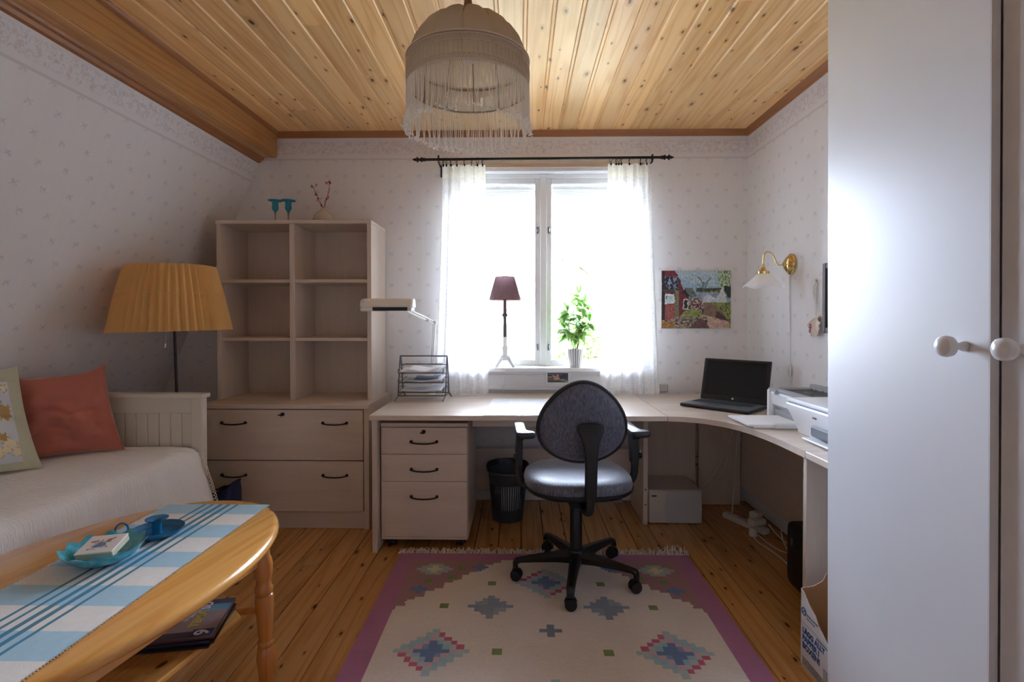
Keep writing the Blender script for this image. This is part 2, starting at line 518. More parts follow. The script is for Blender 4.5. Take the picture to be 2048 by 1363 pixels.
# ceiling: tongue-and-groove boards along the room
mb = MB(); mb.box(-2.95, 1.75, YR-.2, YB+.25, ZC+.02, ZC+.2)
ceiling = struct(mb, 'ceiling', M('loft_board', S(120,84,50), .8), label='varnished pine board ceiling with knots')
bw = .1185; x = -1.645
while x < XR - .01:
    x1 = min(x + bw, XR)
    cuts = [YR, YB]
    if rp.random() < .55: cuts.insert(1, rp.uniform(.8, 3.1))
    for a, b in zip(cuts[:-1], cuts[1:]):
        z = ZC
        prof = [(x+.0005, z+.02), (x+.0005, z+.006), (x+.011, z+.006), (x+.0125, z+.004), (x+.017, z), (x1-.006, z), (x1-.0008, z+.005), (x1-.0008, z+.02)]
        p = MB(); p.loft([[(q[0], yy, q[1]) for q in prof] for yy in (a+.0005, b-.0005)])
        struct(p, 'ceiling_board', CEIL_PINE, ceiling, angle=20)
    x = x1

# walls; uv are metres along the wall and metres down from the border's top
def vdown(z): return ZC - .03 - z
OX0, OX1, OZ0, OZ1 = -.462, .79, .90, 2.212         # window opening
WT = .24
mb = MB()
def wq(x0, x1, z0, z1):
    mb.quad([(x0,YB,z0),(x1,YB,z0),(x1,YB,z1),(x0,YB,z1)], uv=[(x0+5,vdown(z0)),(x1+5,vdown(z0)),(x1+5,vdown(z1)),(x0+5,vdown(z1))])
wq(-2.95, OX0, 0, 2.6); wq(OX1, 1.75, 0, 2.6); wq(OX0, OX1, 0, OZ0); wq(OX0, OX1, OZ1, 2.6)
# reveals and the outer skin
for q in ([(OX0,YB,OZ0),(OX0,YB+WT,OZ0),(OX0,YB+WT,OZ1),(OX0,YB,OZ1)], [(OX1,YB,OZ0),(OX1,YB,OZ1),(OX1,YB+WT,OZ1),(OX1,YB+WT,OZ0)],
          [(OX0,YB,OZ1),(OX0,YB+WT,OZ1),(OX1,YB+WT,OZ1),(OX1,YB,OZ1)], [(OX0,YB,OZ0),(OX1,YB,OZ0),(OX1,YB+WT,OZ0),(OX0,YB+WT,OZ0)]):
    mb.quad(q, uv=[(0,.2)]*4)
for (x0, x1, z0, z1) in ((-2.95,OX0,-.2,2.7),(OX1,1.75,-.2,2.7),(OX0,OX1,-.2,OZ0),(OX0,OX1,OZ1,2.7)):
    mb.quad([(x0,YB+WT,z0),(x0,YB+WT,z1),(x1,YB+WT,z1),(x1,YB+WT,z0)], uv=[(0,.2)]*4)
struct(mb, 'wall_back', WALLP, label='window wall with small sprig wallpaper and flower border')
mb = MB()
mb.quad([(XR,YB,0),(XR,YR,0),(XR,YR,2.6),(XR,YB,2.6)], uv=[(YB,vdown(0)),(YR,vdown(0)),(YR,vdown(2.6)),(YB,vdown(2.6))])
mb.quad([(1.75,YB+WT,-.2),(1.75,YB+WT,2.7),(1.75,YR-.2,2.7),(1.75,YR-.2,-.2)], uv=[(0,.2)]*4)   # outer skin
struct(mb, 'wall_right', WALLP, label='right wall with small sprig wallpaper and flower border')
mb = MB()
L = math.hypot(SZ, SK*SZ)
mb.quad([(slope_x(0),YR,0),(slope_x(0),YB,0),(SX,YB,SZ),(SX,YR,SZ)], uv=[(YR+3,L-.012),(YB+3,L-.012),(YB+3,-.012),(YR+3,-.012)])
mb.quad([(SX,YR,SZ),(SX,YB,SZ),(SX,YB,2.6),(SX,YR,2.6)], uv=[(0,.2)]*4)
mb.quad([(-2.95,YR-.2,-.2),(-2.95,YR-.2,2.7),(-2.95,YB+WT,2.7),(-2.95,YB+WT,-.2)], uv=[(0,.2)]*4)   # outer skin
struct(mb, 'wall_left', WALLP, label='wallpapered attic wall leaning inwards under the roof')
mb = MB()
mb.quad([(1.75,YR-.2,-.2),(1.75,YR-.2,2.7),(-2.95,YR-.2,2.7),(-2.95,YR-.2,-.2)], uv=[(0,.2)]*4)   # outer skin
mb.quad([(1.75,YR,0),(-2.95,YR,0),(-2.95,YR,2.6),(1.75,YR,2.6)], uv=[(6.75,vdown(0)),(2.05,vdown(0)),(2.05,vdown(2.6)),(6.75,vdown(2.6))])
struct(mb, 'wall_rear', WALLP, label='plain wallpapered wall behind the camera')

# boxed beam where the slope meets the ceiling
mb = MB(); mb.box(-1.70, -1.648, YR, YB-.002, SZ+.035, ZC+.018, .002)
beam = struct(mb, 'trim_1', BEAM_PINE, label='boxed pine beam between the sloping wall and the ceiling')
mb = MB(); mb.box(-1.664, -1.645, YR, YB-.001, SZ+.012, ZC-.001, .003); struct(mb, 'side_board', BEAM_PINE, beam)
mb = MB(); mb.box(-1.75, -1.652, YR, YB-.001, SZ+.006, SZ+.024, .003); struct(mb, 'soffit_board', BEAM_PINE, beam)
mb = MB(); mb.loft([[(px, yy, pz) for px, pz in ((SX-.01,SZ-.028),(SX+.004,SZ-.022),(SX+.012,SZ-.008),(SX+.026,SZ-.004),(SX+.034,SZ+.01),(SX-.01,SZ+.012))] for yy in (YR, YB-.001)])
struct(mb, 'moulding', TRIM_PINE, beam)
mb = MB(); mb.loft([[(-1.645+.0, yy, ZC-.022),(-1.645+.010,yy,ZC-.018),(-1.645+.020,yy,ZC-.006),(-1.645+.022,yy,ZC),(-1.645,yy,ZC)] for yy in (YR, YB-.03)]); struct(mb, 'cove_strip', TRIM_PINE, beam)
def cornice(name, p, q, nrm, label):
    prof = ((0, -.036), (.010, -.034), (.014, -.024), (.022, -.020), (.028, -.008), (.034, 0), (0, 0))
    mb = MB(); mb.loft([[(pt[0]+nrm[0]*a, pt[1]+nrm[1]*a, ZC+b) for a, b in prof] for pt in (p, q)])
    struct(mb, name, TRIM_PINE, label=label)
cornice('trim_2', (-1.645, YB), (XR, YB), (0,-1), 'stained wood moulding along the top of the window wall')
cornice('trim_3', (XR, YB), (XR, YR), (-1,0), 'stained wood moulding along the top of the right wall')
def base(name, x0, x1, y0, y1, label):
    mb = MB(); mb.box(x0, x1, y0, y1, .001, .085, .004); struct(mb, name, WHITE_PAINT, label=label)
base('baseboard_back', -2.70, XR-.016, YB-.016, YB-.001, 'white painted skirting board below the window wall')
base('baseboard_right', XR-.016, XR-.001, 1.58, YB, 'white painted skirting board below the right wall')

# window in view: frame, mullion, two casements with glass, sill
win = tag(bpy.data.objects.new('window_1', None), 'white casement window with two panes above the desk', None, None, 'structure'); COL.objects.link(win)
FY0, FY1 = 3.525, 3.60
mb = MB()
mb.box(OX0, OX0+.028, FY0, FY1, OZ0, OZ1, .003); mb.box(OX1-.028, OX1, FY0, FY1, OZ0, OZ1, .003)
mb.box(OX0, OX1, FY0, FY1, OZ1-.028, OZ1, .003); mb.box(OX0, OX1, FY0, FY1, OZ0, OZ0+.018, .003)
struct(mb, 'window_frame', WHITE_PAINT, win)
mb = MB(); mb.box(.132, .178, FY0-.012, FY1, OZ0+.004, OZ1-.004, .004); struct(mb, 'mullion', WHITE_PAINT, win)
for (a, b, hs) in ((OX0+.028, .134, 1), (.176, OX1-.028, -1)):
    mb = MB(); t = .036
    z0, z1 = OZ0+.012, OZ1-.028
    mb.box(a, a+t, 3.533, 3.575, z0, z1, .004); mb.box(b-t, b, 3.533, 3.575, z0, z1, .004)
    mb.box(a+t-.002, b-t+.002, 3.533, 3.575, z1-t, z1, .004); mb.box(a+t-.002, b-t+.002, 3.533, 3.575, z0, z0+.030, .004)
    sash = struct(mb, 'sash', WHITE_PAINT, win)
    mb = MB(); mb.box(a+t-.004, b-t+.004, 3.553, 3.557, z0+.026, z1-t+.004); struct(mb, 'pane', GLASS, sash)
    mb = MB(); xx = (b - .018) if hs == 1 else (a + .018)
    for zz in (1.03, 1.83):
        mb.box(xx-.006, xx+.006, 3.524, 3.534, zz-.022, zz+.022, .002); mb.cyl((xx, 3.520, zz-.012), (xx, 3.520, zz+.012), .004, n=8)
    struct(mb, 'catch', CHROME, sash)
mb = MB(); mb.box(OX0-.03, OX1+.03, 3.365, YB+.06, OZ0-.024, OZ0+.003, .005)
struct(mb, 'window_sill', WHITE_PAINT, win)
mb = MB()
mb.box(OX0-.02, OX1+.02, YB-.014, YB-.001, .745, OZ0-.022, .003); mb.box(OX0-.02, OX1+.02, YB-.020, YB-.010, .840, .852, .003); mb.box(OX0-.02, OX1+.02, YB-.022, YB-.010, .745, .77, .003)
struct(mb, 'apron', WHITE_PAINT, win)
mb = MB()
mb.box(OX0-.05, OX0+.002, YB-.016, YB-.001, OZ0, OZ1+.05, .003); mb.box(OX1-.002, OX1+.05, YB-.016, YB-.001, OZ0, OZ1+.05, .003); mb.box(OX0-.05, OX1+.05, YB-.016, YB-.001, OZ1-.002, OZ1+.05, .003)
struct(mb, 'casing', WHITE_PAINT, win)
SLAT = M('blind_slat', S(186,187,186), .5, var=.05)
for i, (a, b, sag) in enumerate(((OX0+.066, .098, .008), (.212, OX1-.066, .022))):
    bl = thing('window_blind', ['raised grey slatted blind over the pane behind the dark lamp', 'raised grey slatted blind over the pane behind the potted plant'][i], 'blind', ((a+b)/2, 3.60, 2.05), group='blinds gathered up in the window')
    z1 = OZ1-.066
    mb = MB(); mb.box(a, b, 3.578, 3.603, z1-.026, z1, .003); part(mb, 'head_rail', SLAT, bl)
    for k in range(9):
        mb = MB(); zz = z1-.032-k*.0052; sg = sag*k/8
        mb.loft([[(a,y_,zz-.0006),(a,y_,zz+.0012),((a+b)/2,y_,zz+.001-sg*.35),(b,y_,zz+.001-sg),(b,y_,zz-.0012-sg),((a+b)/2,y_,zz-.001-sg*.35)] for y_ in (3.578, 3.602)])
        part(mb, 'slat', SLAT, bl)

# ------------------------------------------------------------------ outside the window
GZ = -2.7
mb = MB(); mb.box(-60, 60, 4.2, 120, GZ-.2, GZ)
struct(mb, 'ground', M('garden_ground', S(122,119,98), .9, var=.2, vs=.6), label='pale garden ground below the window')
YEL = M('yellow_paint', S(232,192,116), .7, var=.06, vs=.8)
BARGE = M('white_barge', S(226,228,230), .5)
BRICK = M('chimney_brick', S(150,84,72), .8, var=.25, vs=9, bump=.5, bs=14, bd=.02)
TILE = M('red_roof_tile', S(158,76,62), .7, var=.2, vs=5)
FELT = M('roof_felt', S(70,66,66), .8)
hx, hy, half, apex, eave = 2.24, 20.0, 3.55, 3.36, .62
h = thing('yellow_house', 'yellow wooden house with white gable boards seen through the window', 'house', (hx, hy+4, GZ))
mb = MB(); mb.loft([[(hx-half+.35,y_,GZ),(hx+half-.35,y_,GZ),(hx+half-.35,y_,eave+.25),(hx,y_,apex-.13),(hx-half+.35,y_,eave+.25)] for y_ in (hy, hy+3.9)])
part(mb, 'wall', YEL, h)
mb = MB(); xx = hx-half+.4
while xx < hx+half-.36:
    zt = apex - .16 - abs(xx-hx)*(apex-eave)/half
    mb.box(xx, xx+.06, hy-.06, hy+.01, GZ+.3, zt); xx += .21
part(mb, 'cladding_battens', YEL, h, kind='stuff')
for sd in (-1, 1):
    mb = MB()
    def rp_(d, off): return (hx+sd*d, apex - d*(apex-eave)/half + off)
    for d0, d1, t0, t1, y0, y1 in ((0, half+.1, -.02, .10, hy-.42, hy+4.2),):
        a, b, c, d_ = rp_(d0,t0), rp_(d1,t0), rp_(d1,t1), rp_(d0,t1)
        mb.loft([[(q[0],y_,q[1]) for q in (a,b,c,d_)] for y_ in (y0, y1)])
    part(mb, 'roof_panel', FELT, h)
    mb = MB(); a, b, c, d_ = rp_(0,-.16), rp_(half+.12,-.16), rp_(half+.12,.11), rp_(0,.11)
    mb.loft([[(q[0],y_,q[1]) for q in (a,b,c,d_)] for y_ in (hy-.46, hy-.41)]); part(mb, 'gable_board', BARGE, h)
    mb = MB(); a, b, c, d_ = rp_(0,.09), rp_(half+.14,.09), rp_(half+.14,.14), rp_(0,.14)
    mb.loft([[(q[0],y_,q[1]) for q in (a,b,c,d_)] for y_ in (hy-.49, hy-.36)]); part(mb, 'drip_edge', M('zinc_edge', S(150,152,156), .4, metal=.5), h)
mb = MB(); mb.box(1.80, 2.36, hy+1.6, hy+2.3, 2.4, 3.72, .01); ch = part(mb, 'chimney', BRICK, h)
mb = MB(); mb.box(1.74, 2.42, hy+1.55, hy+2.35, 3.70, 3.80, .01); mb.box(1.78, 2.38, hy+1.58, hy+2.32, 3.80, 3.87, .01); part(mb, 'chimney_cap', BRICK, ch)
for zz in (3.1, 3.4):
    mb = MB(); mb.box(1.785, 2.375, hy+1.585, hy+2.315, zz, zz+.05, .005); part(mb, 'brick_course', BRICK, ch)
mb = MB(); mb.box(1.58, 1.98, hy-.05, hy+.02, .70, 1.36, .01); f = part(mb, 'window', BARGE, h)
mb = MB(); mb.box(1.66, 1.90, hy-.06, hy-.045, .76, 1.28); part(mb, 'window_pane', M('dark_pane', S(92,96,104), .1), f)
mb = MB(); mb.box(-.10, .55, hy-.45, hy-.05, GZ+.0, -.30, .02)
part(mb, 'meter_box', M('grey_box', S(136,138,140), .6), h)
# house with red tiles further off
h2 = thing('tiled_house', 'house with red tiled roof and white verge behind the yellow house', 'house', (1.2, 30.3, GZ))
mb = MB(); mb.box(-1.3, 4.2, 28.0, 33, GZ, .5); part(mb, 'wall', M('far_wall', S(206,196,180), .8), h2)
mb = MB(); y0, z0, y1, z1 = 27.5, .1, 30.4, 2.56
mb.loft([[(x_,y0,z0-.1),(x_,y0,z0),(x_,y1,z1),(x_,y1+2.8,z0),(x_,y1+2.8,z0-.1),(x_,y1,z1-.12)] for x_ in (-1.35, 4.3)]); part(mb, 'roof', FELT, h2)
mb = MB(); n = 11
for r_ in range(n):
    f0, f1 = r_/n, (r_+1.12)/n
    for c_ in range(18):
        xa = -1.32 + c_*.3
        ya, za, yb, zb = lerp(y0,y1,f0), lerp(z0,z1,f0), lerp(y0,y1,min(f1,1)), lerp(z0,z1,min(f1,1))
        rg = []
        for (yy, zz, up) in ((ya,za,.07),(yb,zb,.02)):
            rg.append([(xa,yy,zz+up),(xa+.08,yy,zz+up+.05),(xa+.19,yy,zz+up+.05),(xa+.285,yy,zz+up),(xa+.285,yy,zz),(xa,yy,zz)])
        mb.loft(rg)
part(mb, 'roof_tiles', TILE, h2, kind='stuff')
mb = MB(); mb.loft([[(x_,y0-.05,z0-.16),(x_,y0-.05,z0+.12),(x_,y1,z1+.16),(x_,y1,z1-.10)] for x_ in (-1.55,-1.34)]); part(mb, 'verge_board', BARGE, h2)
# low outbuilding with an arched opening
h3 = thing('brick_outbuilding', 'low orange brick outbuilding with white arched window', 'outbuilding', (-2.1, 25.8, GZ))
mb = MB(); mb.box(-3.3, -.85, 24.8, 26.8, GZ, .62, .01); part(mb, 'wall', M('orange_brick', S(206,136,92), .8, var=.2, vs=6), h3)
mb = MB(); mb.box(-3.4, -.75, 24.7, 26.9, .62, .74, .01); part(mb, 'roof', M('brown_tile', S(150,96,66), .8, var=.2, vs=4), h3)
pts = [(-1.92, 24.73, -1.9), (-1.92, 24.73, -.15)] + [(-1.47-.45*math.cos(a), 24.73, -.15+.42*math.sin(a)) for a in [PI*k/10 for k in range(1,10)]] + [(-1.02, 24.73, -.15), (-1.02, 24.73, -1.9)]
mb = MB(); mb.tube(pts, .07, 6); ar = part(mb, 'window_arch', BARGE, h3)
mb = MB(); mb.add([(p[0], 24.76, p[2]) for p in pts], [tuple(range(len(pts)))]); part(mb, 'window_pane', M('dark_pane', S(92,96,104), .1), ar)
mb = MB()
for k in range(9): mb.box(-3.0+k*.34, -2.70+k*.34, 19.0, 19.04, GZ, -1.05, .01)
mb.box(-3.0, .1, 19.04, 19.1, -1.4, -1.3); mb.box(-3.0, .1, 19.04, 19.1, -2.3, -2.2)
single(mb, 'garden_fence', M('grey_fence', S(120,124,130), .8), 'grey board fence below the red tiled house', 'fence')
def leafy(mb, c, r, n, size, rnd, hollow=.55):
    for _ in range(n):
        while True:
            p = Vector((rnd.uniform(-1,1), rnd.uniform(-1,1), rnd.uniform(-1,1)))
            if hollow < p.length < 1: break
        q = Vector((c[0]+p.x*r[0], c[1]+p.y*r[1], c[2]+p.z*r[2]))
        d = (p + Vector((rnd.uniform(-.9,.9), rnd.uniform(-.9,.9), rnd.uniform(-.9,.9)))).normalized()
        s_ = d.orthogonal().normalized(); s_.rotate(Matrix.Rotation(rnd.uniform(0, 2*PI), 3, d))
        u = d.cross(s_); k = size * rnd.uniform(.6, 1.3)
        mb.add([q, q+s_*k*.5+u*k*.28, q+s_*k, q+s_*k*.5-u*k*.28], [(0,1,2,3)])
def leafmat(name, a, b):
    t = NT(name); o = t.coord(); f = t.noise(o, 1.8, 4, .7)
    c = t.ramp(f, [(.35, a), (.68, b)])
    d = t.n('ShaderNodeBsdfDiffuse', {'Color': c}); tr = t.n('ShaderNodeBsdfTranslucent', {'Color': c})
    mm = t.n('ShaderNodeMixShader', {0: .3}); t.t.links.new(d.outputs[0], mm.inputs[1]); t.t.links.new(tr.outputs[0], mm.inputs[2])
    return t.finish(mm)
def shrub(name, label, cat, x, y, zc, r, n, size, mat, seed, group=None):
    s_ = thing(name, label, cat, (x, y, GZ), group=group)
    rnd = random.Random(seed); mb = MB()
    leafy(mb, (x, y, zc), r, n, size, rnd)
    for k in range(7):
        a = rnd.uniform(0, 2*PI); leafy(mb, (x+math.cos(a)*r[0]*.7, y+math.sin(a)*r[1]*.7, zc+rnd.uniform(-.6,.7)*r[2]), (r[0]*.45,)*3, n//9, size, rnd, .2)
    part(mb, 'foliage', mat, s_, kind='stuff', angle=0)
    mb = MB()
    for k in range(5):
        a = rnd.uniform(0, 2*PI); mb.tube([(x,y,GZ), (x+math.cos(a)*r[0]*.3,y+math.sin(a)*r[1]*.3,zc-r[2]*.3), (x+math.cos(a)*r[0]*.7,y+math.sin(a)*r[1]*.7,zc+r[2]*.5)], [.07,.045,.015], 6)
    part(mb, 'stems', M('bark', S(84,70,56), .9), s_)
G1 = leafmat('shrub_leaves', S(74,104,52), S(170,186,112)); G2 = leafmat('dark_leaves', S(48,74,46), S(92,116,76))
shrub('garden_shrub', 'tall light green shrub growing beside the yellow gable', 'shrub', 2.22, 13.8, -.30, (.85,.85,2.05), 7000, .13, G1, 1, 'shrubs in front of the yellow house')
shrub('garden_shrub', 'low green shrub growing below the small window of the yellow house', 'shrub', 1.22, 15.6, -.78, (.50,.5,1.2), 3600, .11, G1, 2, 'shrubs in front of the yellow house')
shrub('garden_shrub', 'dark green shrub standing between the low shrub and the tall light shrub', 'shrub', 1.95, 17.6, -.75, (.6,.6,1.6), 3600, .13, G2, 6, 'shrubs in front of the yellow house')
shrub('garden_tree', 'dark green tree standing behind the orange outbuilding', 'tree', -3.75, 29.5, .6, (1.75,1.6,2.4), 5200, .2, G2, 3)

# ------------------------------------------------------------------ big furniture
# wardrobe with white doors along the right wall
WX, WY0, WY1 = .92, .46, 1.555
wd = thing('wardrobe', 'tall white wardrobe with ball knobs beside the desk wing', 'wardrobe', (WX, 1.0, 0))
mb = MB(); mb.box(WX+.040, XR-.006, WY0, WY1-.004, .0, 2.36, .003); part(mb, 'body', WARD_PAINT, wd)
for k, (a, b) in enumerate(((1.022, WY1), (WY0, 1.0185))):
    lean = .008; DX = 0 if k == 0 else .018
    mb = MB(); s0 = mb.mark()
    mb.box(WX+DX, WX+DX+.019, a, b, .07, 2.35, .002)
    for i in range(s0, len(mb.v)):
        p = mb.v[i]; mb.v[i] = (p[0] - lean*(p[2]-1.0)/1.0 + .001, p[1], p[2])
    d = part(mb, 'door', WARD_PAINT, wd)
    ky = 1.078 if k == 0 else .968
    kz = 1.168
    mb = MB()
    prof = [(.0105,0),(.0105,.004),(.0075,.010),(.0075,.018),(.012,.022),(.0205,.030),(.0225,.038),(.0205,.047),(.012,.0545),(.002,.0565)]
    mb.lathe(prof, (0,0,0), 24); mb.xf(Matrix.Translation((WX+DX-.001, ky, kz)) @ Matrix.Rotation(-PI/2, 4, 'Y'))
    part(mb, 'knob', M('white_knob', S(222,222,222), .25, var=.02), d)
    if k == 0:
        mb = MB(); s0 = mb.mark(); mb.box(WX+.0008, WX+.0182, 1.0205, 1.0235, .071, 2.349, .0005)
        for i in range(s0, len(mb.v)):
            p = mb.v[i]; mb.v[i] = (p[0] - lean*(p[2]-1.0), p[1], p[2])
        part(mb, 'edge_band', WARD_PAINT, d)

# two-drawer lateral file cabinet
FX0, FX1, FY, FZ = -1.860, -.878, 2.952, .728
fc = thing('file_cabinet', 'wide pale birch cabinet with two deep drawers below the bookcase', 'cabinet', ((FX0+FX1)/2, 3.2, 0))
mb = MB(); mb.box(FX0, FX0+.022, FY+.004, YB-.02, 0, FZ-.026, .0015); part(mb, 'side_panel', LAM, fc)
mb = MB(); mb.box(FX1-.030, FX1, FY+.004, YB-.02, 0, FZ-.026, .0015); part(mb, 'side_panel', LAM, fc)
mb = MB(); mb.box(FX0, FX1, FY-.004, YB-.018, FZ-.026, FZ, .002); part(mb, 'top', LAMH, fc)
mb = MB(); mb.box(FX0+.02, FX1-.028, YB-.04, YB-.028, .05, FZ-.026); part(mb, 'back_panel', LAM, fc)
mb = MB(); mb.box(FX0+.022, FX1-.03, FY+.022, FY+.04, .0, .105, .001); part(mb, 'plinth', LAMH, fc)
def bow_handle(mb, cx, y, z, w):
    for sx in (-1, 1):
        mb.tube([(cx+sx*w/2, y, z), (cx+sx*w/2, y-.006, z)], .0085, 12)
        mb.sphere((cx+sx*w/2, y-.008, z), .0075, 10, 6)
    mb.tube([(cx-w/2, y-.010, z), (cx-w*.44, y-.018, z-.003), (cx-w*.25, y-.022, z-.0065), (cx, y-.023, z-.008), (cx+w*.25, y-.022, z-.0065), (cx+w*.44, y-.018, z-.003), (cx+w/2, y-.010, z)], .0042, 8)
for (z0, z1, hz) in ((.405, .697, .622), (.106, .399, .318)):
    mb = MB(); mb.box(FX0+.006, FX1-.034, FY-.002, FY+.017, z0, z1, .0015); dr = part(mb, 'drawer', LAMH, fc)
    mb = MB(); mb.box(FX0+.03, FX1-.06, FY+.017, YB-.08, z0+.02, z1-.05); part(mb, 'drawer_box', LAMH, dr)
    for hx_ in (-1.665, -1.075):
        mb = MB(); bow_handle(mb, hx_, FY-.002, hz, .138); part(mb, 'handle', BLACK_METAL, dr)
    if z0 > .3:
        mb = MB(); mb.cyl((-1.378, FY-.002, .672), (-1.378, FY-.012, .672), .0105, n=16); mb.box(-1.381, -1.375, FY-.026, FY-.010, .663, .681, .001); mb.box(-1.397, -1.379, FY-.026, FY-.022, .668, .674, .001)
        part(mb, 'lock', BLACK_METAL, dr)

# bookcase standing on it
BX0, BX1, BY, BZ0, BZ1 = -1.866, -.912, 3.13, .7285, 1.828
bc = thing('bookcase', 'pale birch bookcase with six empty compartments on the file cabinet', 'bookcase', ((BX0+BX1)/2, 3.3, BZ0))
BYB = YB-.012
sides = []
for (a, b) in ((BX0, BX0+.026), (BX1-.026, BX1)):
    mb = MB(); mb.box(a, b, BY, BYB, BZ0, BZ1-.022, .0015); sides.append(part(mb, 'side_panel', LAM, bc))
mb = MB(); mb.box(BX0-.004, BX1+.002, BY-.004, BYB, BZ1-.022, BZ1, .0015); part(mb, 'top', LAMH, bc)
mb = MB(); mb.box(-1.417, -1.385, BY+.003, BYB-.012, BZ0, BZ1-.022, .0015); dv = part(mb, 'divider', LAM, bc)
mb = MB(); mb.box(BX0+.02, BX1-.02, BYB-.012, BYB-.003, BZ0, BZ1-.02); part(mb, 'back_panel', LAM, bc)
for (a, b) in ((BX0+.026, -1.417), (-1.385, BX1-.026)):
    for zz in (1.447, 1.088):
        mb = MB(); mb.box(a+.0005, b-.0005, BY+.012, BYB-.013, zz, zz+.020, .0015); part(mb, 'shelf', LAMH, bc)
def drill(o, cutter):
    # real holes: subtract the cutter, then drop it
    c = part(cutter, 'drill_bits', LAM, o.parent)
    md = o.modifiers.new('holes', 'BOOLEAN'); md.operation = 'DIFFERENCE'; md.solver = 'EXACT'; md.object = c
    bpy.context.view_layer.update()
    me = bpy.data.meshes.new_from_object(o.evaluated_get(bpy.context.evaluated_depsgraph_get()))
    me.polygons.foreach_set('use_smooth', [False] * len(me.polygons))
    o.modifiers.clear(); o.data = me
    bpy.data.objects.remove(c, do_unlink=True)
for panel, xx in ((sides[0], BX0+.026), (dv, -1.385)):
    mb = MB()
    for yy in (BY+.045, BYB-.06):
        for zz in (.86,.90,1.02,1.06,1.16,1.20,1.24,1.36,1.40,1.52,1.56,1.60,1.70,1.74):
            mb.cyl((xx-.010, yy, zz), (xx+.004, yy, zz), .0028, n=8)
    drill(panel, mb)

# corner desk: straight top, curved corner, wing, supports
DZ, DT = .727, .026
dk = thing('corner_desk', 'pale birch corner desk with curved front running under the window', 'desk', (.4, 3.0, 0))
mb = MB(); mb.box(-.782, .7495, 2.628, 3.42, DZ-DT, DZ, .002); part(mb, 'straight_top', DESKTOP, dk)
front = [(.7515,2.628)] + [tuple(p)[:2] for p in spline([(.7515,2.628,0),(.83,2.615,0),(.92,2.565,0),(1.0,2.46,0),(1.045,2.33,0),(1.066,2.16,0),(1.070,1.946,0)], 5)][1:]
mb = MB(); mb.prism(front + [(1.512,1.946),(1.512,3.42),(.7515,3.42)], DZ-DT, DZ); part(mb, 'corner_top', DESKTOP, dk)
mb = MB(); mb.box(1.070, 1.512, 1.565, 1.944, DZ-DT, DZ, .002); part(mb, 'wing_top', DESKTOP, dk)
mb = MB(); mb.box(-.776, -.748, 2.662, 3.40, 0, DZ-DT, .0015); part(mb, 'leg_panel', LAM, dk)
mb = MB(); mb.box(.730, .757, 3.055, 3.40, 0, DZ-DT, .0015); lp = part(mb, 'leg_panel', LAM, dk)
mb = MB()
for zz in (.12, .21, .64): mb.cyl((.7435, 3.0545, zz), (.7435, 3.0535, zz), .005, n=10)
part(mb, 'screw', M('screw_dark', S(80,70,60), .4, metal=.6), lp)
mb = MB(); mb.box(1.080, 1.508, 1.950, 1.974, 0, DZ-DT, .0015); part(mb, 'leg_panel', LAM, dk)
mb = MB(); mb.box(-.746, .729, 3.365, 3.383, .10, .372, .0015); part(mb, 'modesty_panel', LAMH, dk)
mb = MB(); mb.box(.758, 1.150, 3.385, 3.402, .003, DZ-DT, .0015); part(mb, 'corner_panel', LAM, dk)
mb = MB(); mb.box(1.172, 1.444, 3.385, 3.402, .003, DZ-DT, .0015); part(mb, 'corner_panel', LAM, dk)
mb = MB(); mb.box(1.140, 1.182, 3.432, 3.440, .003, DZ-DT); cb = part(mb, 'connector_rail', LAM, dk)
mb = MB()
for zz in (.62, .30, .25): mb.box(1.149, 1.173, 3.388, 3.434, zz, zz+.012, .001)
part(mb, 'connector_clip', M('clip_grey', S(170,160,150), .4, metal=.5), cb)
mb = MB(); mb.box(1.446, 1.464, 1.976, 3.384, .125, DZ-DT, .0015); part(mb, 'modesty_panel', LAMY, dk)
mb = MB(); mb.box(-.262, .42, 2.80, 2.82, .635, .697, .0015); pd = part(mb, 'pencil_drawer', LAMH, dk)
mb = MB(); mb.box(-.255, .413, 2.82, 3.2, .64, .69); part(mb, 'drawer_box', LAMH, pd)

# drawer pedestal on castors below the desk
PX0, PX1, PY = -.742, -.279, 2.704
pe = thing('drawer_pedestal', 'rolling birch drawer unit with three drawers under the desk', 'drawer unit', ((PX0+PX1)/2, 2.95, 0))
mb = MB(); mb.box(PX0, PX1, PY+.022, PY+.50, .052, .668, .0015); part(mb, 'body', LAM, pe)
mb = MB(); mb.box(PX0-.001, PX1+.001, PY+.004, PY+.505, .652, .672, .0015); part(mb, 'top', LAMH, pe)
for i, (z0, z1, hz) in enumerate(((.509,.649,.575),(.364,.507,.428),(.068,.362,.283))):
    mb = MB(); mb.box(PX0+.003, PX1-.003, PY, PY+.02, z0, z1, .0015); dr = part(mb, 'drawer', LAMH, pe)
    mb = MB(); bow_handle(mb, (PX0+PX1)/2+.0, PY, hz, .136); part(mb, 'handle', BLACK_METAL, dr)
    if i == 0:
        mb = MB(); mb.cyl((-.512, PY, .628), (-.512, PY-.011, .628), .0105, n=16); mb.box(-.515, -.509, PY-.024, PY-.01, .619, .637, .001); mb.box(-.528, -.511, PY-.024, PY-.02, .622, .628, .001)
        part(mb, 'lock', BLACK_METAL, dr)
mb = MB(); mb.box(PX0+.003, PX1-.003, PY+.002, PY+.021, .053, .0665, .001); part(mb, 'bottom_rail', LAMH, pe)
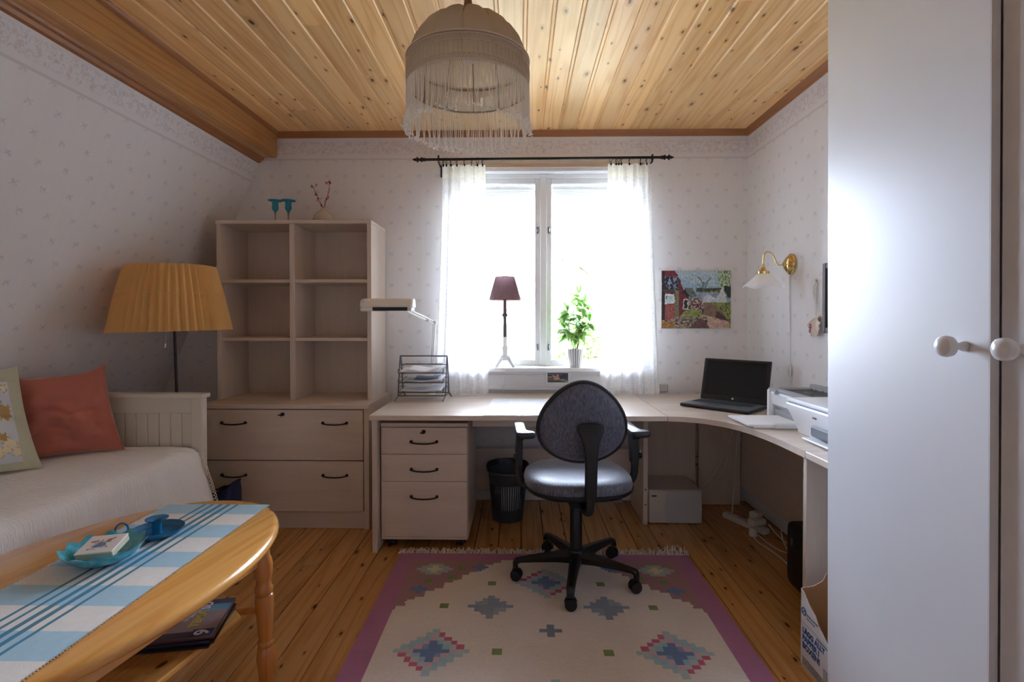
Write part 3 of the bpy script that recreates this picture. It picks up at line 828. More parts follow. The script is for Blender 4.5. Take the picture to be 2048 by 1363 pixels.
for cx in (PX0+.05, PX1-.05):
    for cy in (PY+.06, PY+.44):
        mb = MB(); mb.cyl((cx-.018, cy, .0205), (cx-.003, cy, .0205), .020, n=18); mb.cyl((cx+.003, cy, .0205), (cx+.018, cy, .0205), .020, n=18); mb.cyl((cx-.004, cy, .0205), (cx+.004, cy, .0205), .012, n=12); mb.cyl((cx, cy, .03), (cx, cy, .053), .009, n=10)
        part(mb, 'castor', BLACK_PL, pe)

# daybed under the slope
bed = thing('daybed', 'white daybed with grooved end panels standing under the sloping wall', 'daybed', (-2.05, 1.7, 0))
EX0, EX1 = -2.42, -1.645
def end_panel(y0):
    mb = MB(); mb.box(EX0+.05, EX1-.05, y0+.008, y0+.038, .735, .815, .002); p = part(mb, 'end_panel', CREAM_PAINT, bed)
    mb = MB(); mb.box(EX1-.055, EX1, y0, y0+.045, 0, .815, .003); part(mb, 'post', CREAM_PAINT, p)
    mb = MB(); mb.box(EX0, EX0+.055, y0, y0+.045, 0, .70, .003); part(mb, 'post', CREAM_PAINT, p)
    mb = MB(); mb.box(EX0+.05, EX1-.05, y0+.008, y0+.038, .22, .31, .002); part(mb, 'rail', CREAM_PAINT, p)
    mb = MB(); mb.box(-2.335, EX1+.012, y0-.012, y0+.057, .815, .838, .003); part(mb, 'cap', CREAM_PAINT, p)
    n = 11; wdt = (EX1-.055-EX0-.055)/n
    for k in range(n):
        mb = MB(); a = EX0+.055+k*wdt; mb.box(a+.0012, a+wdt-.0012, y0+.015, y0+.031, .305, .738, .003); part(mb, 'board', CREAM_PAINT, p)
end_panel(2.62); end_panel(.58)
mb = MB(); mb.box(EX1-.045, EX1-.01, .62, 2.625, .17, .36, .003); part(mb, 'side_rail', CREAM_PAINT, bed)
mb = MB(); mb.box(EX0+.0, EX0+.03, .62, 2.625, .17, .36, .003); part(mb, 'side_rail', CREAM_PAINT, bed)
mb = MB(); mb.box(EX0+.03, EX1-.04, .63, 2.615, .25, .36, .01); part(mb, 'base', CREAM_PAINT, bed)
mb = MB(); mb.box(EX0+.02, EX1-.03, .635, 2.612, .36, .548, .03); part(mb, 'mattress', M('mattress_cloth', S(224,222,216), .9, bump=.2), bed)
# ------------------------------------------------------------------ soft furnishings
from mathutils import noise as mnoise
def nz(x, y=0, z=0): return mnoise.noise(Vector((x, y, z)))
# bedspread
sp = [(-2.414,.44),(-2.416,.53),(-2.394,.562),(-2.25,.566),(-2.10,.567),(-1.95,.567),(-1.80,.566),(-1.715,.564),(-1.675,.556),(-1.652,.536),(-1.640,.50),(-1.628,.45),(-1.612,.395),(-1.598,.34),(-1.586,.29),(-1.576,.24),(-1.568,.19)]
rings = []
NY = 110
for j in range(NY+1):
    y_ = lerp(.64, 2.606, j/NY); row = []
    far = max(0, min(1, (y_-2.15)/.4))
    for i, (x_, z_) in enumerate(sp):
        d = max(0, (i-8)/8.0)
        w = d*(.022*math.sin(y_*21+nz(y_*2)*3) + .012*math.sin(y_*47+1))
        fl = (x_+1.652)*(0.45+1.05*far) if i >= 9 else 0
        xx = (x_ if i < 9 else -1.652+fl) + w*(.6+.5*far)
        if 1.0 < y_ < 2.05 and i >= 10: xx = min(xx, -1.595)
        row.append((xx, y_ + (far*d*d*.0), z_ + (1-d)*.003*nz(x_*9, y_*9) if i > 1 else z_))
    rings.append(row)
mb = MB(); mb.loft(rings, caps=False, closed=False)
def spread_mat():
    t = NT('bedspread_cotton'); o = t.coord()
    a = t.noise(t.vmul(o, (14, 90, 14)), 1.0, 3, .55, .8); b = t.noise(o, 3.0, 3)
    c = t.mix(b, S(238,239,240), S(247,248,248))
    return t.finish(t.pbsdf(Base_Color=c, Roughness=.9, Specular_IOR_Level=.2, Sheen_Weight=.2, Normal=t.bump(a, .7, .006)))
SPREAD = spread_mat()
bs = thing('bedspread', 'off-white crinkled cotton bedspread with lace hem over the daybed', 'bedspread', (-2.0, 1.7, .56))
o = part(mb, 'spread', SPREAD, bs, angle=60)
md = o.modifiers.new('thick', 'SOLIDIFY'); md.thickness = .004; md.offset = -1
mb = MB()     # crocheted edge along the far end of the drop
rl = rings[-1]
for k in range(9, 16):
    for q in range(3):
        p = Vector(rl[k]).lerp(Vector(rl[k+1]), q/3.0) + Vector((0, .002, 0))
        r_ = .0085
        mb.tube([(p.x+.004+r_*math.cos(a)*.9, p.y+.002+.003*math.sin(a*2), p.z+r_*math.sin(a)) for a in [2*PI*i/10 for i in range(10)]], .0018, 5, closed=True)
        mb.tube([(p.x+.016+r_*.7*math.cos(a), p.y+.003, p.z-.006+r_*.7*math.sin(a)) for a in [2*PI*i/8 for i in range(8)]], .0016, 5, closed=True)
        mb.tube([(p.x+.02, p.y+.003, p.z-.01), (p.x+.026, p.y+.004, p.z-.022), (p.x+.024, p.y+.004, p.z-.034)], .0015, 5)
part(mb, 'lace_hem', M('lace_cotton', S(236,230,216), .9), bs, kind='stuff')

CREASES = [(-.75,.12,.1,-.02,-.020,.07),(.1,-.02,.95,-.12,-.015,.06),(-.7,-.05,.3,-.14,.018,.08),(-.6,-.38,.0,-.30,-.014,.07),(.75,.55,.55,-.05,-.010,.08),(.4,-.95,.55,-.55,.014,.06),(.05,-.95,.1,-.6,-.014,.07),(-.35,-.95,-.2,-.55,.012,.07),(.8,-.9,.55,-.3,-.012,.08)]
def cushion(name, label, mat, bl, br, tr, tl, thick, seed, printed=None, N=56):
    bl, br, tr, tl = Vector(bl), Vector(br), Vector(tr), Vector(tl); up = ((tl+tr)-(bl+br)).normalized()
    w = (br-bl).length; r = (br-bl).normalized(); n = r.cross(up).normalized()
    mb = MB(); org = (bl+br)/2
    def P(i, j, sd):
        u, v = -1+2*i/N, -1+2*j/N
        pu = u*(1-.075*(1-v*v)**1.0*abs(u)**2); pv = v*(1-.075*(1-u*u)*abs(v)**2)
        th = ((1-abs(u)**3.2)*(1-abs(v)**3.2))**.55
        wr = .013*nz(u*2.2+seed, v*2.6, sd)*1.6 + .010*abs(math.sin((u*.9-v*1.6)*3.1+seed))*math.exp(-3*(u*.3+v)**2) + .006*math.sin((u*1.2+v*2.3)*4+seed)*(1-abs(u))
        wr += .007*math.sin(5*v-3*u*abs(u)+seed*2)*max(0, u)*(1-v*v)
        for (ua, va, ub, vb, am, wd_) in CREASES:
            tt = max(0, min(1, ((u-ua)*(ub-ua)+(v-va)*(vb-va))/((ub-ua)**2+(vb-va)**2)))
            dd = math.hypot(u-ua-tt*(ub-ua), v-va-tt*(vb-va)-.12*math.sin(PI*tt))
            wr += am*math.exp(-(dd/wd_)**2)
        y = sd*(th*thick*(.85+.15*nz(u, v, seed)) + (wr*th if sd < 0 else 0)) + .010*nz(u*3, v*3, seed+9)*(1-th)
        sag = .012*nz(u*1.5, seed)*(v+1)
        fu, fv = (pu+1)/2, (pv+1)/2
        return bl.lerp(br, fu).lerp(tl.lerp(tr, fu), fv) + up*(sag + .004) - n*y
    fr = {}
    idx = {}
    for sd in (1, -1):
        for j in range(N+1):
            for i in range(N+1):
                e_ = i in (0, N) or j in (0, N)
                key = (i, j, 0 if e_ else sd)
                if key not in idx:
                    idx[key] = len(mb.v); mb.v.append(tuple(P(i, j, sd)))
    g = lambda i, j, sd: idx[(i, j, 0 if (i in (0,N) or j in (0,N)) else sd)]
    for sd in (1, -1):
        for j in range(N):
            for i in range(N):
                q = (g(i,j,sd), g(i+1,j,sd), g(i+1,j+1,sd), g(i,j+1,sd)); mb.f.append(q)
                if printed:
                    u, v = (i+.5)/N, (j+.5)/N
                    mb.col[len(mb.f)-1] = printed(u, v)
    zz = min(p[2] for p in mb.v)
    return single(mb, name, mat, label, 'cushion', angle=80, org=(org.x, org.y, zz))
def velvet(name, a, b):
    t = NT(name); o = t.coord(); f = t.noise(o, 7.0, 4, .6, .6)
    c = t.mix(f, a, b)
    return t.finish(t.pbsdf(Base_Color=c, Roughness=.85, Sheen_Weight=.6, Sheen_Roughness=.4, Specular_IOR_Level=.15, Normal=t.bump(t.noise(o, 350, 2), .12, .001)))
cushion('velvet_cushion', 'coral velvet cushion leaning in the corner of the daybed', velvet('coral_velvet', S(184,108,92), S(200,126,110)), (-2.335,2.290,.561), (-1.990,2.545,.561), (-2.105,2.565,.980), (-2.290,2.295,.945), .070, 2.0)
rf = random.Random(12)
flw = [(.74,.62,.10,.2),(.80,.55,.07,.3),(.70,.52,.06,.9),(.78,.28,.10,.8),(.68,.22,.09,.7),(.83,.20,.07,.9),(.74,.36,.06,.25)] + [(rf.uniform(.1,.82), rf.uniform(.12,.85), rf.uniform(.05,.09), rf.random()) for _ in range(30)]
def green_print(u, v):
    # framed panel of pale flowers on the green cushion
    if .06 < u < .86 and .10 < v < .88:
        c = S(214,219,224)
        for (a, b, r, k) in flw:
            d = math.hypot(u-a, v-b)
            if d < r*.5: c = S(236,222,190) if k > .4 else S(196,150,84)
            elif d < r*.75 and math.sin(math.atan2(v-b,u-a)*5+k*9) > .1: c = S(222,190,140) if k > .5 else S(176,164,120)
        return c[:3]
    return S(196,196,170)[:3]
CUSH = colattr('printed_cotton', .85, sheen=.2, var=.04)
cushion('floral_cushion', 'pale green cushion with a printed panel of flowers on the daybed', CUSH, (-2.360,1.885,.561), (-2.105,2.225,.561), (-2.235,2.245,1.015), (-2.290,1.840,.995), .062, 5.0, green_print, 72)

# floor lamp between daybed and cabinet
LX, LY = -1.885, 2.765
fl_ = thing('floor_lamp', 'floor lamp with pleated orange paper shade behind the daybed end', 'lamp', (LX, LY, 0))
STEEL = M('dark_steel', S(66,62,62), .35, metal=.8)
mb = MB(); mb.lathe([(.085,0),(.085,.008),(.08,.014),(.02,.02),(.012,.03)], (LX+.02,LY,0), 28); part(mb, 'base', STEEL, fl_)
mb = MB(); mb.tube([(LX+.02,LY,.02),(LX+.012,LY,.8),(LX,LY,1.30)], .0075, 10); part(mb, 'pole', STEEL, fl_)
mb = MB(); N = 46; rings = []
for (r, z, am) in ((.282,1.158,.022),(.244,1.352,.019),(.206,1.505,.016)):
    rings.append([(LX-.012+(r+am*(1 if k % 2 else -1)*.5)*math.cos(PI*k/N), LY+(r+am*(1 if k % 2 else -1)*.5)*math.sin(PI*k/N), z + .007*math.cos(PI*k/N)) for k in range(2*N)])
mb.loft(rings, caps=False)
SHADE_P = cloth('pleated_paper', S(246,206,140), transl=.4)
part(mb, 'shade', SHADE_P, fl_, angle=10)
mb = MB(); mb.tube([(LX-.012+.2285*math.cos(a)*1.085, LY+.2285*1.085*math.sin(a), 1.358) for a in [2*PI*k/60 for k in range(60)]], .0016, 5, closed=True); part(mb, 'thread', M('thread', S(240,206,150), .8), fl_)
mb = MB(); mb.tube([(LX-.03,LY-.02,1.32),(LX-.031,LY-.022,1.09)], .0009, 5); mb.tube([(LX-.031,LY-.022,1.09),(LX-.034,LY-.022,1.068)], .0042, 8)
part(mb, 'pull_cord', WHITE_PL, fl_)
mb = MB(); mb.cyl((LX,LY,1.29),(LX,LY,1.36), .02, n=14); mb.sphere((LX,LY,1.40), .032)
for a in (0, 2*PI/3, 4*PI/3): mb.tube([(LX,LY,1.36),(LX+.20*math.cos(a),LY+.20*math.sin(a),1.48)], .002, 5)
part(mb, 'bulb_holder', WHITE_PL, fl_)

# oval pine coffee table
TXW, TYW, TA, TB, TZ = -1.21, 1.40, .402, .620, .510
ct = thing('coffee_table', 'oval varnished pine coffee table with turned legs and lower shelf', 'table', (TXW, TYW, 0), rotz=math.radians(-10))
TX = TY = 0.0
def oval(a, b, z, n=72, e=2.06):
    out = []
    for k in range(n):
        t_ = 2*PI*k/n; c, s_ = math.cos(t_), math.sin(t_)
        out.append((TX+a*abs(c)**(2/e)*(1 if c > 0 else -1), TY+b*abs(s_)**(2/e)*(1 if s_ > 0 else -1), z))
    return out
mb = MB(); rs = [(-.030,.470),(-.012,.472),(-.003,.480),(0,.490),(-.003,.500),(-.010,.507),(-.022,.510)]
mb.loft([oval(TA+d, TB+d, z) for d, z in rs]); part(mb, 'table_top', TABLE_PINE, ct, local=True, angle=50)
mb = MB()
for sx in (-1, 1): mb.box(TX+sx*.278-.011, TX+sx*.278+.011, TY-.34, TY+.34, .40, .471, .003)
for sy in (-1, 1): mb.box(TX-.27, TX+.27, TY+sy*.345-.011, TY+sy*.345+.011, .40, .471, .003)
part(mb, 'apron', TABLE_PINE, ct, local=True)
LP_ = [(.022,.0),(.026,.02),(.0275,.04),(.032,.082),(.030,.10),(.027,.121),(.0225,.127),(.0265,.133),(.0265,.141),(.022,.147),(.0235,.160),(.0285,.25),(.0295,.274),(.028,.300),(.024,.304),(.0285,.310),(.0285,.326),(.0235,.333),(.0235,.352),(.028,.362),(.0305,.385),(.0300,.405),(.026,.425),(.0225,.432),(.0225,.471)]
for sx in (-1, 1):
    for sy in (-1, 1):
        mb = MB(); cx, cy = TX+sx*.287, TY+sy*.355
        rings = [[(cx+sx*.012*(1-z/.47)+r*math.cos(2*PI*k/22), cy+sy*.006*(1-z/.47)+r*math.sin(2*PI*k/22), z) for k in range(22)] for r, z in LP_]
        mb.loft(rings); part(mb, 'leg', LEG_PINE, ct, local=True, angle=40)
SHZ = .25
c_ = .085; sx0, sx1, sy0, sy1 = TX-.240, TX+.240, TY-.395, TY+.395
octo = [(sx0+c_*1.4,sy0),(sx1-c_*1.4,sy0),(sx1,sy0+c_),(sx1,sy1-c_),(sx1-c_*1.4,sy1),(sx0+c_*1.4,sy1),(sx0,sy1-c_),(sx0,sy0+c_)]
mb = MB(); mb.loft([[(TX+(x_-TX)*k, TY+(y_-TY)*k, z) for x_, y_ in octo] for k, z in ((.985,SHZ-.022),(1,SHZ-.016),(1,SHZ-.005),(.985,SHZ))]); part(mb, 'lower_shelf', TABLE_PINE, ct, local=True, angle=30)
for sx in (-1, 1):
    for sy in (-1, 1):
        mb = MB(); mb.tube([(TX+sx*.19, TY+sy*.335, SHZ-.012), (TX+sx*.288, TY+sy*.356, SHZ-.002)], .010, 8); part(mb, 'shelf_peg', LEG_PINE, ct, local=True)

TX, TY = TXW, TYW
# woven runner
mb = MB(); RX_0, RX_1 = -1.352, -.962; NYR, NXR = 190, 78
def runner_col(x_, y_):
    s_ = (x_-RX_0)/(RX_1-RX_0); band = int((1.95 - y_)/.1005)
    for k in range(5):
        xc = -1.212 + k*.031
        if abs(x_-xc) < .0062: return (S(74,140,172) if band % 2 == 0 else S(84,136,156))[:3]
    return (S(172,208,226) if band % 2 == 0 else S(232,230,226))[:3]
for j in range(NYR):
    for i in range(NXR):
        xa, xb = lerp(RX_0,RX_1,i/NXR), lerp(RX_0,RX_1,(i+1)/NXR); ya, yb = lerp(.86,1.945,j/NYR), lerp(.86,1.945,(j+1)/NYR)
        sk = lambda x_, y_: x_ - (1.945-y_)*.022 + .002
        z = TZ + .0028
        q = [(sk(a,b), b, z + .0005*nz(a*40, b*25)) for a, b in ((xa,ya),(xb,ya),(xb,yb),(xa,yb))]
        mb.quad(q, col=runner_col((xa+xb)/2, (ya+yb)/2))
rn = thing('table_runner', 'blue and cream striped woven runner lying along the coffee table', 'table runner', (TX, TY, TZ))
part(mb, 'woven_cloth', colattr('runner_weave', .9, weave=.5, ws=420, var=.06, vs=60), rn, angle=0)
mb = MB(); rr = random.Random(4)
for ed in (RX_0, RX_1):
    for k in range(150):
        y_ = lerp(.865, 1.94, k/150); x_ = ed - (1.945-y_)*.022 + .002; s_ = -1 if ed == RX_0 else 1
        mb.tube([(x_-s_*.002, y_, TZ+.003), (x_+s_*.004, y_+rr.uniform(-.001,.001), TZ+.0045), (x_+s_*.0015, y_+.002, TZ+.0015)], .0013, 4)
part(mb, 'edge_loops', M('cream_yarn', S(232,228,218), .9), rn, kind='stuff')

# things on the runner
TEAL = M('teal_glaze', S(22,112,160), .18, var=.15, vs=40)
cs = thing('chamberstick', 'dark blue metal chamberstick with round drip plate on the runner', 'candle holder', (-1.20, 1.668, TZ+.003))
cx, cy, cz = -1.20, 1.668, TZ+.0032
mb = MB(); mb.lathe([(.050,0),(.058,.002),(.070,.010),(.0765,.020),(.0785,.021),(.0775,.0185),(.069,.008),(.055,.004),(.014,.005),(.001,.005)], (cx,cy,cz), 40); part(mb, 'plate', TEAL, cs)
mb = MB(); mb.lathe([(.017,.004),(.0145,.010),(.0135,.020),(.0140,.040),(.018,.046),(.033,.0525),(.0335,.055),(.030,.0545),(.015,.049),(.0115,.045),(.0115,.02),(.001,.019)], (cx,cy,cz), 32); part(mb, 'candle_cup', TEAL, cs)
mb = MB(); mb.tube([(cx-.074-.022+.021*math.cos(a), cy-.028+.004*math.sin(a), cz+.026+.020*math.sin(a)) for a in [2*PI*k/20 for k in range(20)]], .0028, 8, closed=True); part(mb, 'ring_handle', TEAL, cs)
def glaze():
    t = NT('turquoise_glaze'); o = t.coord(); g = t.n('ShaderNodeNewGeometry')
    f = t.noise(o, 22.0, 4, .6)
    c = t.ramp(f, [(.3, S(22,128,156)), (.55, S(70,176,196)), (.78, S(150,214,222))])
    return t.finish(t.pbsdf(Base_Color=c, Roughness=.08, Coat_Weight=.6))
bx, by, bz = -1.228, 1.487, TZ+.0034
mb = MB(); rings = []
for (r, z, a_) in ((.040,.000,0),(.056,.0015,0),(.076,.012,.01),(.090,.026,.025),(.101,.042,.042),(.1035,.045,.045),(.099,.044,.042),(.086,.029,.025),(.070,.015,.01),(.044,.006,0),(.004,.0055,0)):
    rings.append([(bx+r*(1+a_*math.cos(12*t_))*math.cos(t_), by+r*(1+a_*math.cos(12*t_))*math.sin(t_), bz+z*(1+a_*2.6*math.cos(12*t_))) for t_ in [2*PI*k/108 for k in range(108)]])
mb.loft(rings, caps=True)
single(mb, 'scalloped_dish', glaze(), 'turquoise glazed dish with scalloped rim on the runner', 'dish', angle=60)
tb = thing('picture_box', 'small white box with flower and blue skirt picture lying in the dish', 'box', (bx-.004, by+.002, bz+.0285), rot=(math.radians(13), math.radians(-3), math.radians(8)))
mb = MB(); mb.box(-.050,.050,-.042,.042,.0,.020,.002); part(mb, 'box', M('box_card', S(206,202,176), .6), tb, local=True)
mb = MB(); mb.box(-.0505,.0505,-.0425,.0425,.0185,.0225,.0012); lid = part(mb, 'lid', M('box_white', S(240,238,236), .3), tb, local=True)
def flat_poly(mb, pts, z): mb.add([(x_, y_, z) for x_, y_ in pts], [tuple(range(len(pts)))])
def ell(cx, cy, rx, ry, a=0, n=14): return [(cx+rx*math.cos(t_)*math.cos(a)-ry*math.sin(t_)*math.sin(a), cy+rx*math.cos(t_)*math.sin(a)+ry*math.sin(t_)*math.cos(a)) for t_ in [2*PI*k/n for k in range(n)]]
zz = .0228
mb = MB(); flat_poly(mb, [(-.022,-.014),(-.010,-.018),(.004,-.016),(.017,-.010),(.012,.000),(.004,.006),(-.008,.006),(-.016,-.004)], zz); part(mb, 'print_skirt', M('print_blue', S(112,146,190), .5), lid, local=True)
mb = MB()
for (a, b, r1, r2, an) in ((-.027,.012,.009,.0045,.1),(-.020,.014,.006,.004,.6),(.013,.017,.008,.005,.5),(.021,.022,.008,.0035,.5),(.014,.012,.006,.004,-.2)): flat_poly(mb, ell(a, b, r1, r2, an), zz)
part(mb, 'print_flowers', M('print_pink', S(190,132,150), .5), lid, local=True)
mb = MB()
for (a, b, r1, r2, an) in ((-.004,.011,.002,.008,.1),(-.013,.006,.012,.002,.5),(.012,.007,.010,.0022,-.1)): flat_poly(mb, ell(a, b, r1, r2, an), zz+.0002)
part(mb, 'print_stems', M('print_green', S(140,150,110), .5), lid, local=True)
mb = MB()
for (a, b, r1, r2, an) in ((-.024,-.024,.0035,.0025,.4),(.021,-.016,.003,.0025,0),(-.012,-.024,.011,.0009,-.25),(.012,-.018,.010,.0008,.1)): flat_poly(mb, ell(a, b, r1, r2, an), zz)
part(mb, 'print_feet', M('print_dark', S(70,66,70), .5), lid, local=True)

# magazines on the lower shelf
rm = random.Random(21)
def cover(kind):
    def f(u, v):
        if kind == 0:
            c = lerp3(S(172,146,140), S(150,136,130), v)
            if v > .66: c = lerp3(S(186,190,206), S(96,150,170), (u*.9+v-.66))
            if .25 < u-.3*(v-.4) < .62 and .42 < v < .72: c = S(206,196,204)[:3]
            if u < .38 and .30 < v < .62: c = S(160,126,124)[:3]
            if v < .16: c = S(92,84,92)[:3]
            if v > .86 and u > .5: c = S(86,84,98)[:3]
            if v < .2 and u > .78: c = S(70,78,100)[:3]
            return c
        return ((S(54,46,52), S(98,58,56), S(44,54,84), S(40,34,36))[kind % 4])[:3]
    return f
def lerp3(a, b, t_):
    t_ = max(0, min(1, t_)); return tuple(a[i]+(b[i]-a[i])*t_ for i in range(3))
PAPER = M('magazine_paper', S(226,226,230), .6)
COVER = colattr('glossy_cover', .12, var=.04)
MG = [(-1.079,1.572,99.5,4),(-1.075,1.577,102.5,3),(-1.082,1.574,101,2),(-1.078,1.579,103,1),(-1.080,1.577,101,0)]
mlab = ['bottom magazine of the pile on the table shelf', 'second lowest magazine of the pile on the table shelf', 'middle magazine of the pile with navy cover on the table shelf', 'magazine with dull red cover just below the top of the pile', 'top magazine of the pile with photo cover and yellow lettering']
for i, (x_, y_, rz, kd) in enumerate(MG):
    z = SHZ + .0008 + i*.0068
    t_ = thing('magazine', mlab[i], 'magazine', (x_, y_, z), rotz=math.radians(rz), group='magazines on the coffee table shelf')
    mb = MB(); mb.box(-.104,.103,-.139,.139,.0006,.0056,.0004); part(mb, 'pages', PAPER, t_, local=True)
    mb = MB(); n1, n2 = (21, 28) if kd == 0 else (1, 1); fn = cover(kd)
    for a in range(n1):
        for b in range(n2):
            mb.quad([(-.1055+.2115*a/n1,-.1405+.281*b/n2,.0061),(-.1055+.2115*(a+1)/n1,-.1405+.281*b/n2,.0061),(-.1055+.2115*(a+1)/n1,-.1405+.281*(b+1)/n2,.0061),(-.1055+.2115*a/n1,-.1405+.281*(b+1)/n2,.0061)], col=fn(1-(b+.5)/n2,(a+.5)/n1))
    mb.quad([(-.1055,-.1405,.0),(-.1055,.1405,.0),(.106,.1405,.0),(.106,-.1405,.0)], col=fn(.5,.3))
    mb.quad([(-.1055,-.1405,.0),(-.1055,-.1405,.0061),(-.1055,.1405,.0061),(-.1055,.1405,.0)], col=fn(0,.1))
    mb.quad([(-.1055,-.1405,.0),(.106,-.1405,.0),(.106,-.1405,.0061),(-.1055,-.1405,.0061)], col=fn(.4,.1))
    cv = part(mb, 'cover', COVER, t_, local=True, angle=0)
    if kd == 0: TOPMAG = cv
# ------------------------------------------------------------------ lettering helper
def text_mb(txt, size, bold=0.0, shear=0.0):
    cu = bpy.data.curves.new('lettering', 'FONT'); cu.body = txt; cu.size = size; cu.offset = bold; cu.shear = shear
    cu.resolution_u = 3
    ob = bpy.data.objects.new('lettering', cu); COL.objects.link(ob)
    dg = bpy.context.evaluated_depsgraph_get(); me = ob.evaluated_get(dg).to_mesh()
    mb = MB(); mb.add([tuple(v.co) for v in me.vertices], [tuple(p.vertices) for p in me.polygons])
    ob.evaluated_get(dg).to_mesh_clear()
    bpy.data.objects.remove(ob, do_unlink=True); bpy.data.curves.remove(cu)
    return mb
# cover lettering on the top magazine
YELLOW = M('cover_yellow', S(206,176,60), .3); PALE = M('cover_pale', S(222,212,214), .3)
for txt, size, px, py, mat, nm in (('TEMA', .036, -.052, -.082, YELLOW, 'yellow_title'), ('9', .058, -.098, -.128, PALE, 'issue_number'), ('SU', .036, .048, -.080, PALE, 'white_title')):
    t_ = text_mb(txt, size, .0015); t_.xf(Matrix.Translation((px, py, .0064)) @ Matrix.Rotation(0, 4, 'Z'))
    part(t_, nm, mat, TOPMAG, local=True, angle=0)

# ------------------------------------------------------------------ rug
rug = thing('rug', 'flat woven rug with pink border and stepped diamond pattern under the chair', 'rug', (.118, 1.75, 0))
RC, RH, RY1, RY0 = .118, .742, 2.648, .62
PINK = S(170,114,148); CREAMR = S(216,206,198); MAUVE = S(162,124,128); BLUE = S(106,130,172); LBLUE = S(152,186,200); ROSE = S(190,96,124); PK2 = S(206,170,180); GREY = S(138,150,168); GRN = S(122,142,86); TEALG = S(164,178,178); YL = S(216,206,160)
def rug_col(u, v):
    au = abs(u)
    if RH-au < .088 or v < .07 or v > (RY1-RY0)-.07: return PINK
    def cell(cu, cv, c=.026, k=.026, mirror=True):
        return math.floor(((au if mirror else u)-cu)/c+.5), math.floor((w-cv)/k+.5)
    for base in (0.0, 1.22):
        w = v - base
        i, j = cell(0, .655, .030, .026, False)
        if (i == 0 and abs(j) < 2) or (abs(i) < 2 and j == 0): return S(112,130,150)
        for (cu, cv) in ((.575,.355),(.315,.150)):
            i, j = cell(cu, cv, .026, .024)
            if (i == 0 and abs(j) < 2) or (abs(i) < 2 and j == 0): return BLUE
        for (cu, cv) in ((.44,.245),(.545,.282),(.25,.30),(.44,.49),(.205,.787),(.405,.165)):
            if abs(au-cu) < .019 and abs(w-cv) < .018: return GRN
        i, j = cell(.535, .172, .026, .022)
        if abs(i)+abs(j) < 2: return YL
        if abs(i)+abs(j) < 4 and abs(j) < 3: return TEALG
        i, j = cell(.245, .49, .027, .025)
        if abs(i)+abs(j) < 4: return GREY if (i*j >= 0) else S(150,164,172)
        for (cu, cv) in ((0, .29), (.445, .785), (0, 1.06)):
            i, j = cell(cu, cv, .026, .024, cu > 0)
            m_ = abs(i)+abs(j); s_ = i*j*(1 if (u > 0 or cu == 0) else 1)
            if m_ < 6:
                if m_ < 2 or (m_ == 2 and (i == 0 or j == 0 or s_ > 0)): return BLUE
                if m_ == 2: return S(134,150,184)
                if m_ == 3: return LBLUE if s_ > 0 else PK2
                if m_ == 4: return LBLUE if s_ < 0 else S(180,188,192)
                return ROSE if s_ > 0 else S(164,188,192)
    a = (math.floor(au/.036)+.5)*.036; vq = (math.floor(v/.0247)+.5)*.0247
    e0 = .655-a
    if (vq-.06)/.46 + e0/.46 < .98: return MAUVE
    if ((RY1-RY0)-vq-.06)/.46 + e0/.46 < .98: return MAUVE
    return CREAMR
mb = MB(); NX, NYR = 200, 280
zr = .008
for j in range(NYR):
    for i in range(NX):
        xa, xb = lerp(-RH,RH,i/NX), lerp(-RH,RH,(i+1)/NX); va, vb = lerp(0,RY1-RY0,j/NYR), lerp(0,RY1-RY0,(j+1)/NYR)
        jit = .0012*nz((xa)*60, va*60)
        c = rug_col((xa+xb)/2+jit, (va+vb)/2+jit)
        mb.quad([(RC+xa,RY1-va,zr),(RC+xb,RY1-va,zr),(RC+xb,RY1-vb,zr),(RC+xa,RY1-vb,zr)][::-1], col=c[:3])
def rug_mat():
    t = NT('rug_weave'); a = t.n('ShaderNodeAttribute', attribute_name='Col').outputs['Color']; o = t.coord()
    n1 = t.noise(t.vmul(o, (70, 260, 1)), 1.0, 3, .6); n2 = t.noise(o, 5.0, 3); n3 = t.noise(t.vmul(o, (12, 120, 1)), 1.0, 2)
    f = t.math('ADD', t.math('MULTIPLY', n1, .34), t.math('ADD', t.math('MULTIPLY', n2, .18), t.math('MULTIPLY_ADD', n3, .16, .66)))
    cc = t.n('ShaderNodeVectorMath', operation='SCALE'); t.set(cc, 0, a); t.set(cc, 3, f)
    return t.finish(t.pbsdf(Base_Color=cc.outputs[0], Roughness=.95, Specular_IOR_Level=.1, Sheen_Weight=.15, Normal=t.bump(n1, .6, .003)))
RUGM = rug_mat()
part(mb, 'woven_field', RUGM, rug, angle=0)
mb = MB(); mb.box(RC-RH, RC+RH, RY0, RY1, .0005, .0078); part(mb, 'backing', M('rug_back', S(196,170,180), .95), rug)
mb = MB(); rr = random.Random(8)
for k in range(330):
    x_ = lerp(RC-RH-.01, RC+RH+.005, k/329) + rr.uniform(-.002,.002)
    L_ = rr.uniform(.035,.065); a = rr.gauss(0, .5); hh = rr.uniform(.006,.026)
    if x_ > .72: L_ *= 1.25; hh *= 1.7
    y_ = RY1 - .003; pts = []
    for s_ in range(5):
        f_ = s_/4
        pts.append((x_ + math.sin(a)*L_*f_ + rr.uniform(-.003,.003)*f_, y_ + L_*f_*math.cos(a), max(.002, .006 + hh*math.sin(PI*min(1,f_*1.1)) + (f_*-.004))))
    mb.tube(pts, [.0022,.0022,.002,.0018,.0012], 4)
part(mb, 'fringe', M('fringe_cotton', S(218,208,194), .95), rug, kind='stuff')

